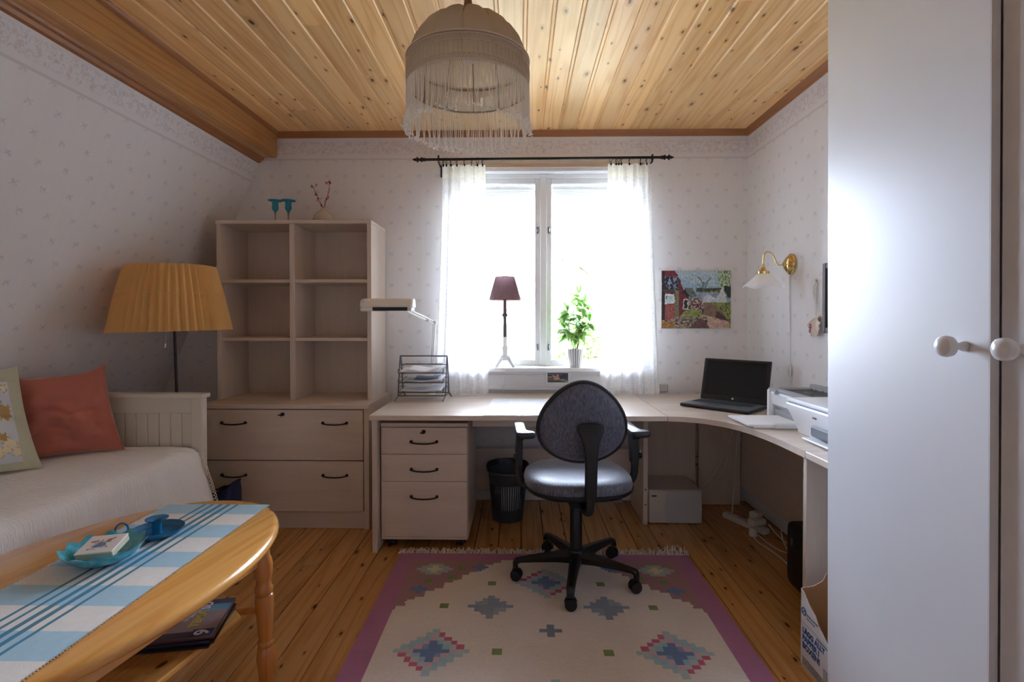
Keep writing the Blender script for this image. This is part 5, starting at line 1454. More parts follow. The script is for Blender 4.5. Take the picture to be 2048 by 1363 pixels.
part(raster(.181, .319, .799, .862, YB-.0263, 46, 24, photo_col), 'picture', colattr('photo_print', .25, var=.02), ph, angle=0)
fr = thing('framed_picture', 'dark wooden picture frame on the right wall beside the wardrobe', 'picture', (XR-.012, 2.37, 1.16))
mb = MB(); a, b, c, d = 2.16, 2.575, 1.155, 1.498
for (y0, y1, z0, z1) in ((a,a+.028,c,d),(b-.028,b,c,d),(a+.027,b-.027,c,c+.028),(a+.027,b-.027,d-.028,d)): mb.box(XR-.026, XR-.0008, y0, y1, z0, z1, .003)
part(mb, 'moulding', M('dark_walnut', S(62,42,38), .4, var=.15), fr)
mb = MB(); mb.box(XR-.010, XR-.0015, a+.026, b-.026, c+.026, d-.026); part(mb, 'print', M('print_grey', S(170,170,168), .5, var=.25, vs=12), fr)

# ------------------------------------------------------------------ brass wall lamp
BRASS = M('polished_brass', S(220,192,128), .16, metal=1.0, var=.05)
wl = thing('wall_lamp', 'brass swan-neck wall lamp with white glass shade on the right wall', 'wall lamp', (XR-.03, 2.914, 1.38))
wy, wz = 2.914, 1.531
mb = MB(); mb.lathe([(.058,0),(.059,.006),(.055,.010),(.050,.012),(.046,.020),(.034,.030),(.016,.035),(.012,.036),(.011,.046),(.003,.047)], (0,0,0), 36); mb.xf(Matrix.Translation((XR-.0005,wy,wz)) @ Matrix.Rotation(-PI/2, 4, 'Y')); part(mb, 'wall_plate', BRASS, wl)
sxx = 1.363
pts = spline([(XR-.044,wy,wz-.001),(1.452,wy,wz-.005),(1.436,wy,wz+.006),(1.425,wy,wz+.035),(1.408,wy,wz+.062),(1.385,wy,wz+.070),(1.368,wy,wz+.058),(sxx,wy,wz+.030),(sxx,wy,wz-.004)], 6)
mb = MB(); mb.tube(pts, .0042, 10); part(mb, 'arm', BRASS, wl)
mb = MB(); mb.lathe([(.005,.0),(.008,-.004),(.008,-.016),(.012,-.020),(.014,-.028),(.021,-.036),(.0325,-.040),(.0325,-.056),(.030,-.057)], (sxx,wy,wz), 28); part(mb, 'shade_holder', BRASS, wl)
mb = MB(); rings = []
for (r, z, am) in ((.030,-.052,0),(.036,-.060,0),(.060,-.083,.0),(.085,-.106,.02),(.107,-.126,.05)):
    rings.append([(sxx+r*(1+am*.5*math.cos(6*t_))*math.cos(t_), wy+r*(1+am*.5*math.cos(6*t_))*math.sin(t_), wz+z+am*.12*math.cos(6*t_)) for t_ in [2*PI*k/60 for k in range(60)]])
mb.loft(rings, caps=False); o = part(mb, 'glass_shade', cloth('opal_glass', S(252,253,254), transl=.25, ws=1, wb=0), wl, angle=60)
mb = MB(); mb.sphere((sxx,wy,wz-.085), (.018,.018,.024)); mb.cyl((sxx,wy,wz-.066),(sxx,wy,wz-.05),.012,n=12); part(mb, 'bulb', WHITE_PL, wl)
mb = MB()
for dx in (-.006, .007): mb.tube(spline([(XR-.006,wy+dx,wz-.055),(XR-.005,wy+dx*.8,1.30),(XR-.005,wy-.004,1.12),(XR-.006,wy-.008,.97),(XR-.008,wy-.010,.955)], 6), .0018, 6)
mb.tube([(XR-.008,wy-.010,.905),(XR-.008,wy-.012,.86),(XR-.008,wy-.012,.735)], .002, 6)
cd = part(mb, 'cord', M('lamp_cord', S(206,200,192), .6), wl)
mb = MB(); mb.box(XR-.017, XR-.002, wy-.018, wy-.004, .900, .958, .004); mb.box(XR-.020, XR-.016, wy-.014, wy-.008, .925, .94, .001); part(mb, 'cord_switch', M('switch_cream', S(214,210,200), .5), cd)

# shell on a string
sh = thing('hanging_shell', 'ribbed scallop shell with red cross hanging on a string', 'shell', (XR-.01, 2.648, 1.13))
sy_, sz_ = 2.648, 1.187
mb = MB(); rings = []
for k in range(9):
    f = k/8; row = []
    for i in range(41):
        a = lerp(-1.25, 1.25, i/40); r = (.004+.070*f)*(1+.03*math.cos(a*17)*f)*(1-.10*abs(a)**2*.5)
        row.append((XR-.006-.020*math.sin(PI*f*.62)-.0042*math.cos(a*17)*f, sy_ + r*math.sin(a)*.86, sz_+.050 - r*math.cos(a)*1.45))
    rings.append(row)
mb.loft(rings, caps=False, closed=False); mb.box(XR-.014, XR-.003, sy_-.018, sy_+.018, sz_+.038, sz_+.052, .003)
part(mb, 'shell', M('shell', S(222,206,192), .5, var=.1, vs=30), sh, angle=60)
mb = MB(); mb.box(XR-.0325,XR-.0285,sy_+.018,sy_+.024,sz_-.035,sz_+.012,.0008); mb.box(XR-.0325,XR-.0285,sy_+.010,sy_+.032,sz_-.010,sz_-.003,.0008); mb.box(XR-.0325,XR-.0285,sy_+.013,sy_+.029,sz_+.006,sz_+.012,.0008); part(mb, 'red_cross', M('red_paint', S(150,50,66), .5), sh)
mb = MB(); tp = (XR-.004, sy_+.012, 1.415)
for q in ((XR-.006,sy_+.014,sz_+.05),(XR-.006,sy_-.012,sz_+.05),(XR-.006,sy_+.004,sz_+.05)): mb.tube([tp, ((tp[0]+q[0])/2,(tp[1]+q[1])/2+.003,(tp[2]+q[2])/2), q], .0012, 5)
for k in range(7):
    a = k*.9; mb.tube(spline([tp,(XR-.010,sy_+.016+.014*math.sin(a),1.39),(XR-.010,sy_+.018+.016*math.sin(a*1.3),1.355),(XR-.007,sy_+.016+.012*math.cos(a),1.33-.006*k)], 4), .001, 4)
mb.sphere((XR-.006,sy_+.012,1.415), .006, 8, 6); part(mb, 'string', M('string_white', S(226,222,214), .9), sh)
mb = MB(); mb.cyl((XR-.0005,sy_+.012,1.42),(XR-.009,sy_+.012,1.423),.0018,n=8); part(mb, 'nail', CHROME, sh)
# ------------------------------------------------------------------ on the desk
IVORY = M('ivory_enamel', S(236,235,230), .35, var=.03)
dl = thing('desk_lamp', 'white fluorescent task lamp with long head on the desk', 'lamp', (-.585, 3.375, DZ))
mb = MB(); mb.lathe([(.026,0),(.026,.006),(.014,.012),(.011,.05),(.0085,.052)], (-.588,3.378,DZ+.0005), 20); part(mb, 'base', IVORY, dl)
mb = MB()
for dx in (-.006, .006): mb.tube([(-.588+dx,3.376,DZ+.045),(-.567+dx,3.37,1.195)], .0052, 8)
part(mb, 'lower_arm', IVORY, dl)
mb = MB(); mb.cyl((-.567,3.350,1.200),(-.567,3.388,1.200),.019,n=20); el = part(mb, 'elbow', IVORY, dl)
mb = MB(); mb.cyl((-.567,3.348,1.200),(-.567,3.352,1.200),.005,n=10); part(mb, 'bolt', CHROME, el)
mb = MB()
for dz in (-.008, .008): mb.tube([(-.567,3.36,1.200+dz),(-.655,3.16,1.258+dz),(-.70,3.065,1.284+dz*.6)], .0058, 8)
mb.box(-.604,-.580,3.262,3.282,1.205,1.222,.003); part(mb, 'upper_arm', IVORY, dl)
mb = MB(); hy0, hy1 = 3.005, 3.105
prof = [(hy0,1.292),(hy0-.002,1.306),(hy0+.012,1.334),(hy0+.034,1.346),(hy1-.034,1.346),(hy1-.010,1.334),(hy1,1.306),(hy1,1.292),(hy1-.012,1.290),(hy0+.012,1.290)]
rings = []
for (x_, k) in ((-.950,.55),(-.946,.8),(-.930,.97),(-.905,1.0),(-.650,1.0),(-.640,.99),(-.6335,.9)):
    rings.append([(x_, 3.055+(p[0]-3.055)*k, 1.316+(p[1]-1.316)*k) for p in prof])
mb.loft(rings); hd = part(mb, 'lamp_head', IVORY, dl, angle=40)
mb = MB(); mb.box(-.868,-.664,hy0-.006,hy0+.016,1.272,1.293,.002); part(mb, 'louvre', BLACK_PL, hd)
mb = MB(); mb.box(-.944,-.640,hy0+.004,hy1-.004,1.270,1.292,.004); part(mb, 'reflector_rim', IVORY, hd)
mb = MB(); mb.box(-.925,-.888,3.012,3.020,1.325,1.343,.002); part(mb, 'head_grip', IVORY, hd)

WIRE = M('tray_wire', S(120,124,130), .28, metal=.85)
lt = thing('letter_tray', 'chrome wire letter tray with three tiers on the desk', 'letter tray', (-.60, 3.2, DZ))
tx0, tx1, ty0, ty1 = -.745, -.455, 3.09, 3.27
mb = MB()
for x_ in (tx0, tx1):
    mb.tube([(x_-.012,ty0-.012,DZ+.004),(x_,ty0+.02,DZ+.03),(x_,3.168,DZ+.262),(x_,3.178,DZ+.268),(x_,3.188,DZ+.262),(x_,ty1-.02,DZ+.03),(x_+.012,ty1+.012,DZ+.004)], .0042, 8)
    mb.tube([(x_,ty0+.02,DZ+.03),(x_,ty1-.02,DZ+.03)], .0035, 8)
    mb.sphere((x_-.012,ty0-.012,DZ+.0052), .0052, 8, 6); mb.sphere((x_+.012,ty1+.012,DZ+.0052), .0052, 8, 6)
mb.tube([(tx0,3.178,DZ+.267),(tx1,3.178,DZ+.267)], .0042, 8); mb.tube([(tx0,3.178,DZ+.215),(tx1,3.178,DZ+.215)], .003, 8)
mb.tube([(tx0,ty0+.02,DZ+.03),(tx1,ty0+.02,DZ+.03)], .0038, 8); mb.tube([(tx0,ty1-.02,DZ+.03),(tx1,ty1-.02,DZ+.03)], .0038, 8)
part(mb, 'frame', WIRE, lt)
def tray_z(k): return DZ + .048 + k*.058
for k in range(3):
    z = tray_z(k); a, b = tx0+.008, tx1-.010
    mb = MB(); mb.tube([(a,ty0-.005,z+.006),(b,ty0-.005,z+.006),(b,ty1,z+.020),(a,ty1,z+.020)], .0030, 8, closed=True); mb.tube([(a,ty0-.004,z+.030),(a,ty1,z+.046),(b,ty1,z+.046),(b,ty0-.004,z+.030)], .0028, 8)
    for x_ in (a, b): mb.tube([(x_,ty0-.004,z+.030),(x_,ty0-.010,z+.018),(x_,ty0-.005,z+.006)], .0028, 8)
    tr = part(mb, 'tray_rim', WIRE, lt)
    mb = MB()
    for q in range(1, 15): x_ = lerp(a,b,q/15); mb.tube([(x_,ty0-.004,z+.006),(x_,ty1,z+.020)], .0011, 5)
    for q in range(1, 6): y_ = lerp(ty0,ty1,q/6); mb.tube([(a,y_,lerp(z+.006,z+.02,q/6)),(b,y_,lerp(z+.006,z+.02,q/6))], .0011, 5)
    part(mb, 'tray_mesh', WIRE, tr)
SHEET = M('office_paper', S(236,237,240), .7, var=.02)
def sheet(label, x0, x1, y0, y1, zf, curl, n, grp, mat=SHEET):
    mb = MB(); N = 12; top = []; bot = []
    for j in range(5):
        y_ = lerp(y0,y1,j/4); top.append([(lerp(x0,x1,i/N), y_, zf(y_)+n+curl*math.sin(PI*i/N*1.0-PI/2)**2*(1 if i > N/2 else .5)) for i in range(N+1)])
    mb.loft(top, caps=False, closed=False)
    o = single(mb, 'paper_sheet', mat, label, 'paper', grp, angle=60)
    m_ = o.modifiers.new('thick', 'SOLIDIFY'); m_.thickness = .0006; m_.offset = -1
    return o
def zt_(k): return lambda y_: tray_z(k) + lerp(.006,.020,(y_-ty0)/(ty1-ty0)) + .0032
sheet('curled stack of white papers in the top tier of the letter tray', tx0+.055, tx1-.018, ty0-.004, ty1-.006, zt_(2), .024, .004, 'papers in the letter tray')
sheet('flat white paper at the bottom of the top tray tier', tx0+.010, tx1-.040, ty0-.003, ty1-.008, zt_(2), .006, .0012, 'papers in the letter tray')
sheet('white papers lying in the middle tier of the letter tray', tx0+.030, tx1-.022, ty0-.002, ty1-.004, zt_(1), .010, .002, 'papers in the letter tray')
sheet('blue-printed leaflet on the papers of the middle tray tier', tx0+.09, tx1-.05, ty0+.05, ty1-.010, zt_(1), .009, .0040, 'papers in the letter tray', M('blue_print_paper', S(120,134,160), .6, var=.2, vs=40))
sheet('thin papers lying in the lowest tier of the letter tray', tx0+.016, tx1-.024, ty0+.0, ty1-.004, zt_(0), .006, .0016, 'papers in the letter tray')
# clear desk pad with lace pattern
def pad_mat():
    t = NT('lace_pad'); o = t.coord(); n1 = t.noise(o, 42.0, 3, .6, 1.2); n2 = t.noise(o, 130.0, 2)
    f = t.math('MULTIPLY', t.smooth(n1, .44, .56), t.smooth(n2, .35, .6))
    c = t.mix(f, S(228,229,232), S(246,246,246))
    return t.finish(t.pbsdf(Base_Color=c, Roughness=.14, Normal=t.bump(f, .25, .001)))
mb = MB(); mb.prism([(-.192,2.634),(.49,2.634),(.49,3.19),(-.172,3.19)], DZ+.0003, DZ+.0022); single(mb, 'desk_pad', pad_mat(), 'white lace-patterned desk pad lying on the desk', 'desk pad')

# laptop
lpt = thing('laptop', 'open black laptop with dark screen in the desk corner', 'laptop', (1.135, 2.895, DZ), rotz=math.radians(-45.7))
GRAPH = M('laptop_grey', S(92,102,108), .35, var=.04); LBL = M('laptop_black', S(24,25,28), .35, var=.05)
mb = MB(); mb.box(-.194,.194,-.127,.127,.003,.017,.004); part(mb, 'base', LBL, lpt, local=True)
mb = MB(); mb.box(-.191,.191,-.124,.122,.0165,.0205,.002); dk_ = part(mb, 'deck', GRAPH, lpt, local=True)
mb = MB()
for r in range(6):
    n = 15 if r < 5 else 9; y_ = .094 - r*.0195; x_ = -.178
    wds = [.0195]*17 if r < 5 else [.0195,.0195,.0195,.0195,.098,.0195,.0195,.0195,.0195,.0195,.0195]
    for w in wds:
        if x_ + w > .182: break
        mb.box(x_, x_+w-.003, y_-.0145, y_, .0203, .0225, .0008); x_ += w
part(mb, 'keyboard_keys', M('key_grey', S(46,52,58), .4, var=.05), dk_, local=True, kind='stuff')
mb = MB(); mb.box(-.065,.045,-.108,-.042,.0202,.0208,.0003); part(mb, 'touchpad', M('pad_dark', S(70,78,84), .3), dk_, local=True)
tilt = math.radians(14); SM = Matrix.Translation((0,.122,.016)) @ Matrix.Rotation(-tilt, 4, 'X')
mb = MB(); mb.box(-.194,.194,-.004,.008,.004,.250,.004); mb.xf(SM); scn = part(mb, 'screen_lid', LBL, lpt, local=True)
mb = MB(); mb.box(-.172,.172,-.0052,-.0036,.036,.236,.0006); mb.xf(SM); part(mb, 'screen', M('dark_screen', S(14,15,18), .12, var=.1), scn, local=True)
mb = MB(); mb.cyl((0,-.0052,.020),(0,-.0038,.020),.0062,n=20); mb.xf(SM); part(mb, 'logo_dot', M('logo_silver', S(190,194,198), .3, metal=.4), scn, local=True)
mb = MB(); mb.cyl((-.15,.122,.017),(.15,.122,.017),.007,n=12); part(mb, 'hinge', LBL, lpt, local=True)

# laser printer with paper tray
PRW = M('printer_white', S(238,241,245), .35, var=.02); PRG = M('printer_grey', S(168,170,174), .4); PRD = M('printer_dark', S(26,26,28), .4)
lz = thing('laser_printer', 'white laser printer with open black top tray beside the laptop', 'printer', (1.38, 2.45, DZ))
LX0, LX1, LY0, LY1 = 1.262, 1.500, 2.285, 2.640
mb = MB(); mb.loft([[(LX0+.03+dx,LY0+.004,z),(LX0+.03+dx,LY1-.004,z),(LX1,LY1-.004,z),(LX1,LY0+.004,z)] for dx, z in ((.02,DZ+.003),(.01,DZ+.05),(-.02,DZ+.07),(-.028,DZ+.125),(-.02,DZ+.140))]); part(mb, 'body', PRW, lz)
mb = MB(); mb.box(LX0-.004, LX0+.05, LY1-.024, LY1+.004, DZ+.001, DZ+.142, .006); part(mb, 'end_cheek', PRW, lz)
mb = MB(); mb.box(LX0-.004, LX0+.05, LY0-.002, LY0+.022, DZ+.001, DZ+.142, .006); part(mb, 'end_cheek', PRW, lz)
mb = MB(); mb.box(LX0+.02, LX0+.042, LY0+.03, LY1-.03, DZ+.004, DZ+.045); part(mb, 'feed_slot', PRG, lz)
mb = MB(); zt = DZ+.140
for (x0, x1, y0, y1) in ((LX0+.0,LX0+.04,LY0,LY1),(LX1-.03,LX1,LY0,LY1),(LX0+.038,LX1-.028,LY0,LY0+.035),(LX0+.038,LX1-.028,LY1-.035,LY1)): mb.box(x0,x1,y0,y1,zt-.006,zt+.010+(.016 if x0 > 1.4 else 0),.005)
part(mb, 'top_frame', PRG, lz)
mb = MB(); mb.box(LX0+.036,LX1-.026,LY0+.033,LY1-.033,zt-.004,zt+.002); wl_ = part(mb, 'output_well', PRD, lz)
mb = MB()
for k in range(4): mb.cyl((LX1-.05,LY0+.08+k*.06,zt+.004),(LX1-.05,LY0+.09+k*.06,zt+.004),.006,n=10)
mb.box(LX0+.10,LX0+.106,2.43,2.49,zt+.002,zt+.006,.001); part(mb, 'rollers', M('roller_grey', S(130,132,136), .4), wl_)
mb = MB(); mb.box(LX0-.008,LX0+.010,2.545,2.562,zt-.016,zt+.008,.002); part(mb, 'latch', PRG, lz)
mb = MB(); mb.box(1.055,LX0+.06,2.335,2.59,DZ+.0008,DZ+.010,.003); mb.box(1.14,LX0+.03,2.318,2.338,DZ+.0008,DZ+.026,.006); ptr = part(mb, 'paper_tray', M('tray_white', S(222,224,228), .4), lz)
mb = MB(); mb.box(1.035,LX0+.019,2.345,2.575,DZ+.0099,DZ+.018,.0008); single(mb, 'paper_stack', SHEET, 'stack of white paper lying in the tray of the laser printer', 'paper')
# multifunction printer
mf = thing('inkjet_printer', 'white multifunction printer with slanted front on the desk wing', 'printer', (1.33, 2.05, DZ))
MY0, MY1 = 1.86, 2.268
mb = MB(); mb.loft([[(x_,MY0,z),(x_,MY1,z),(1.505,MY1,z),(1.505,MY0,z)] for x_, z in ((1.218,DZ+.001),(1.216,DZ+.012),(1.190,DZ+.070),(1.168,DZ+.108),(1.163,DZ+.128),(1.166,DZ+.134))]); bdy = part(mb, 'body', PRW, mf, angle=25)
mb = MB(); mb.box(1.172,1.503,MY0+.002,MY1-.002,DZ+.133,DZ+.138,.001); part(mb, 'seam', M('seam_blue', S(92,108,132), .4), bdy)
mb = MB(); mb.box(1.165,1.505,MY0,MY1,DZ+.1375,DZ+.155,.006); part(mb, 'scanner_lid', PRW, mf)
mb = MB(); mb.box(1.1845,1.20,MY0+.03,MY1-.15,DZ+.018,DZ+.062,.008); part(mb, 'output_slot', M('slot_grey', S(96,100,106), .4), bdy)
mb = MB(); mb.box(1.155,1.215,MY0+.02,MY1-.14,DZ+.004,DZ+.012,.003); part(mb, 'output_flap', PRW, bdy)
mb = MB(); mb.box(1.168,1.180,2.05,2.075,DZ+.098,DZ+.105,.002); part(mb, 'button', M('btn_dark', S(70,74,80), .4), bdy)
mb = MB(); mb.box(1.180,1.186,MY0+.01,MY1-.10,DZ+.088,DZ+.0895); part(mb, 'panel_line', M('line_grey', S(176,180,184), .4), bdy)
# socket near the curtain
mb = MB(); mb.box(.925,.985,YB-.030,YB-.0008,.735,.79,.005); so = single(mb, 'wall_socket', M('socket_grey', S(176,172,168), .5), 'grey wall socket just above the desk beside the curtain', 'socket')

# ------------------------------------------------------------------ under the desk
pc = thing('speaker_box', 'beige computer speaker box with rounded grille under the desk corner', 'speaker', (.92, 3.2, 0))
mb = MB(); mb.box(.766,1.082,3.078,3.372,.004,.200,.006); part(mb, 'case', M('case_beige', S(206,198,186), .5), pc)
mb = MB(); mb.box(.768,1.080,3.068,3.080,.005,.198,.004); ff = part(mb, 'front', M('case_beige', S(206,198,186), .5), pc)
def grille():
    t = NT('speaker_grille'); o = t.coord(); sp_ = t.n('ShaderNodeSeparateXYZ', {0: o})
    f = t.math('MULTIPLY', t.math('SINE', t.math('MULTIPLY', sp_.outputs[0], 900.0)), t.math('SINE', t.math('MULTIPLY', sp_.outputs[2], 900.0)))
    return t.finish(t.pbsdf(Base_Color=t.mix(t.smooth(f, -.4, .6), S(178,180,178), S(198,200,198)), Roughness=.5))
cu_ = [(.862 + .0*0 + .030*(1-math.cos((k/12-.5)*2.2))*1.0, .007+.189*k/12) for k in range(13)]
poly = cu_ + [(1.079,.196),(1.081,.10),(1.079,.007)]
mb = MB(); mb.loft([[(x_,y_,z) for x_, z in poly] for y_ in (3.0650, 3.0690)]); part(mb, 'grille', grille(), ff, angle=20)
mb = MB(); mb.box(.782,.812,3.0655,3.069,.163,.173,.0008); part(mb, 'badge', M('badge_dark', S(74,66,60), .4), ff)

wb = thing('waste_basket', 'dark grey slotted waste basket with paper under the desk', 'waste basket', (-.078, 3.15, 0))
bx_, by_ = -.078, 3.152; BK = M('basket_plastic', S(54,60,66), .4, var=.05)
def br(z): return lerp(.094,.122,z/.305)
mb = MB(); mb.lathe([(.002,.004),(.088,.004),(.094,.001),(br(.075),.075),(br(.075)-.003,.075),(.090,.007),(.002,.007)], (bx_,by_,0), 48); part(mb, 'bottom_band', BK, wb)
mb = MB(); mb.lathe([(br(.225),.225),(br(.288),.288),(br(.30)+.006,.296),(br(.30)+.006,.302),(br(.30)-.003,.302),(br(.285)-.003,.285),(br(.225)-.003,.225)], (bx_,by_,0), 48, caps=False); part(mb, 'rim_band', BK, wb)
for k in range(48):
    a = 2*PI*k/48; mb = MB(); w = .0036
    c, s_ = math.cos(a), math.sin(a); ring = []
    for z in (.073,.227):
        r0_, r1_ = br(z)-.003, br(z)
        ring.append([(bx_+r_*c-e*s_, by_+r_*s_+e*c, z) for r_, e in ((r0_,-w),(r1_,-w),(r1_,w),(r0_,w))])
    mb.loft(ring); part(mb, 'slat', BK, wb)
mb = MB(); mb.lathe([(.121,.296),(.131,.302),(.134,.325),(.128,.336),(.123,.325),(.119,.302)], (bx_,by_,0), 24, -.15*PI, 1.15*PI); part(mb, 'tilted_lid_rim', M('lid_black', S(24,25,27), .35), wb)
rr = random.Random(3)
for k, (dx, dy, w, h_, tl_, lab) in enumerate(((.02,-.03,.13,.20,.10,'large crumpled white paper standing at the front of the waste basket'),(.035,.02,.10,.22,-.12,'white paper sheet standing behind another in the waste basket'),(-.045,.015,.08,.12,.2,'brown paper piece lying low in the waste basket'))):
    mb = MB(); N = 8
    mb.loft([[(bx_+dx+w*(i/N-.5)*.9, by_+dy+.018*math.sin(i*1.7+k)+.02*(j/4), .0155+h_*j/4+tl_*w*(i/N-.5)) for i in range(N+1)] for j in range(5)], caps=False, closed=False)
    single(mb, 'waste_paper', SHEET if k < 2 else M('brown_paper', S(140,108,80), .8), lab, 'paper', angle=50)

WCAB = M('white_cable', S(214,208,198), .5)
ps = thing('power_strip', 'white power strip on the floor in the desk corner', 'power strip', (1.33, 3.05, 0), rotz=math.radians(-64))
mb = MB(); mb.box(-.15,.15,-.026,.026,.0008,.034,.006); part(mb, 'housing', M('strip_white', S(216,210,200), .45), ps, local=True)
for k in range(4):
    mb = MB(); mb.cyl((-.105+k*.07,0,.0335),(-.105+k*.07,0,.0355),.018,n=18); part(mb, 'socket', M('strip_socket', S(190,184,174), .5), ps, local=True)
def adapter(label, x, y, rz, sz, z0):
    t_ = thing('power_adapter', label, 'power adapter', (x, y, z0), rotz=rz)
    mb = MB(); mb.box(-sz[0]/2,sz[0]/2,-sz[1]/2,sz[1]/2,.0,sz[2],.006); part(mb, 'housing', M('adapter_white', S(220,214,202), .45), t_, local=True)
    mb = MB(); mb.cyl((sz[0]/2-.004,0,sz[2]*.5),(sz[0]/2+.016,0,sz[2]*.5),.005,n=8); part(mb, 'strain_relief', WCAB, t_, local=True)
adapter('wide white plug adapter on the near end of the power strip', 1.365, 2.975, math.radians(20), (.098,.05,.036), .036)
adapter('white plug adapter by the skirting board on the power strip', 1.395, 3.055, math.radians(-60), (.06,.05,.045), .036)
mb = MB(); mb.lathe([(.020,0),(.023,.004),(.023,.034),(.016,.046),(.006,.050)], (1.312,2.905,.0008), 20); single(mb, 'round_plug', M('plug_white', S(220,216,206), .45), 'round white plug standing on the floor by the power strip', 'plug')
def cable(label, pts, r=.0034, mat=WCAB, grp='cables in the desk corner', k=6):
    mb = MB(); mb.tube(spline(pts, k), r, 6); return single(mb, 'cable', mat, label, 'cable', grp)
cable('thick white cable hanging straight down the desk corner to the power strip', [(1.412,3.36,.69),(1.408,3.355,.45),(1.392,3.345,.28),(1.368,3.30,.15),(1.33,3.23,.06),(1.300,3.165,.030)], .0048)
cable('pale cable slanting from the desk corner towards the speaker box', [(1.405,3.365,.68),(1.385,3.362,.52),(1.33,3.355,.36),(1.26,3.35,.22),(1.16,3.32,.125),(1.088,3.28,.085)], .0024)
cable('thin pale cable looping low between the corner and the speaker box', [(1.41,3.368,.67),(1.40,3.368,.50),(1.36,3.362,.35),(1.31,3.355,.22),(1.22,3.345,.135),(1.088,3.31,.07)], .0022)
cable('white cable snaking along the floor towards the black case', [(1.305,2.89,.006),(1.297,2.82,.005),(1.318,2.72,.005),(1.330,2.60,.005),(1.322,2.50,.005),(1.335,2.42,.005)], .0040)
cable('white cable looping out from the power strip and back to the wall', [(1.335,2.89,.012),(1.345,2.80,.005),(1.375,2.70,.005),(1.425,2.695,.006),(1.452,2.76,.006),(1.440,2.86,.010),(1.418,2.945,.05)], .0036)
cable('short white cable crossing the loop on the floor', [(1.435,2.845,.075),(1.425,2.80,.024),(1.402,2.71,.0175),(1.385,2.63,.006),(1.372,2.565,.005)], .0030)

# black case
kc = thing('black_case', 'upright black fabric case behind the wing leg panel', 'case', (1.33, 2.2, 0))
BLK = M('black_nylon', S(18,16,19), .6, var=.1, bump=.2, bs=300)
def rrect(y0, y1, z0, z1, r, n=5):
    out = []
    for (cy, cz, a0) in ((y1-r,z1-r,0),(y0+r,z1-r,PI/2),(y0+r,z0+r,PI),(y1-r,z0+r,1.5*PI)):
        for k in range(n+1): a = a0+PI/2*k/n; out.append((cy+r*math.cos(a), cz+r*math.sin(a)))
    return out
mb = MB(); mb.loft([[(x_, 2.21+(p[0]-2.21)*s_, .145+(p[1]-.145)*s_) for p in rrect(2.0,2.415,.001,.290,.035)] for x_, s_ in ((1.243,.93),(1.250,.985),(1.262,1.0),(1.375,1.0),(1.388,.985),(1.394,.93))]); part(mb, 'shell', BLK, kc, angle=50)
mb = MB(); mb.tube([(1.310,2.41-.0*k,.20-.0*k) for k in range(1)] + [(1.310,2.4165,.25),(1.31,2.4165,.04)], .003, 6); mb.tube([(1.2435,2.04,.215),(1.2435,2.38,.225)], .0035, 6); zp = part(mb, 'zip', M('zip_dark', S(52,52,56), .3, metal=.4), kc)
mb = MB(); mb.box(1.238,1.244,2.352,2.366,.186,.226,.002); part(mb, 'zip_pull', M('zip_metal', S(120,122,126), .3, metal=.7), zp)
mb = MB(); mb.tube(spline([(1.318,2.37,.287),(1.318,2.355,.312),(1.318,2.29,.318),(1.318,2.235,.312),(1.318,2.22,.287)], 5), .007, 8); part(mb, 'handle', BLK, kc)

# cardboard box
cbx = thing('cardboard_box', 'torn white cardboard box with blue handwritten lettering beside the wardrobe', 'box', (1.13, 1.70, 0))
CARD = M('brown_card', S(172,124,80), .85, var=.08, vs=20); WCARD = M('white_card', S(222,222,224), .7, var=.04)
X0, X1, Y0, Y1 = 1.002, 1.285, 1.585, 1.832
def torn(a0, a1, prof, fx, n=40, seed=0):
    out = []
    for k in range(n+1):
        f = k/n
        for (f0, z0), (f1, z1) in zip(prof[:-1], prof[1:]):
            if f0 <= f <= f1 + 1e-9: z = lerp(z0, z1, (f-f0)/(f1-f0+1e-9)); break
        out.append((lerp(a0, a1, f), z + .003*nz(f*30+seed)))
    return out
def card_wall(fixed, axis, a0, a1, prof, outer, seed):
    top = torn(a0, a1, prof, 0, 40, seed)
    def w(off, mat, nm):
        mb = MB(); rg = []
        for (a, z) in top:
            rg.append([(fixed+off, a, .001) if axis == 'y' else (a, fixed+off, .001), (fixed+off, a, z) if axis == 'y' else (a, fixed+off, z),
                       (fixed+off+outer*.0018, a, z) if axis == 'y' else (a, fixed+off+outer*.0018, z), (fixed+off+outer*.0018, a, .001) if axis == 'y' else (a, fixed+off+outer*.0018, .001)])
        mb.loft(rg); return part(mb, nm, mat, cbx, angle=30)
    i = w(0, CARD, 'inner_liner'); o_ = w(outer*.0018, WCARD, 'printed_face'); return o_
face = card_wall(X0, 'y', Y1, Y0, [(0,.268),(.06,.262),(.22,.232),(.36,.216),(.42,.196),(.60,.172),(.80,.146),(.90,.142),(.93,.19),(1,.20)], -1, 1)
card_wall(Y1, 'x', X0, X1, [(0,.268),(.14,.274),(.26,.292),(.30,.318),(1,.320)], 1, 2)
card_wall(X1, 'y', Y1, Y0, [(0,.32),(1,.31)], 1, 3)
card_wall(Y0, 'x', X0, X1, [(0,.20),(.2,.22),(.5,.19),(1,.31)], -1, 4)
mb = MB(); mb.box(X0, X1, Y0, Y1, .0006, .004); part(mb, 'bottom', CARD, cbx)
MARK = M('blue_marker', S(34,82,150), .6); INK = M('grey_ink', S(110,114,122), .7); LOGO = M('logo_blue', S(60,104,160), .6)
def on_face(mb, y_, z_):   # text lies on the face towards -x, reading towards -y
    mb.xf(Matrix(((0,0,-1,X0-.0042),(-1,0,0,y_),(0,1,0,z_),(0,0,0,1)))); return mb
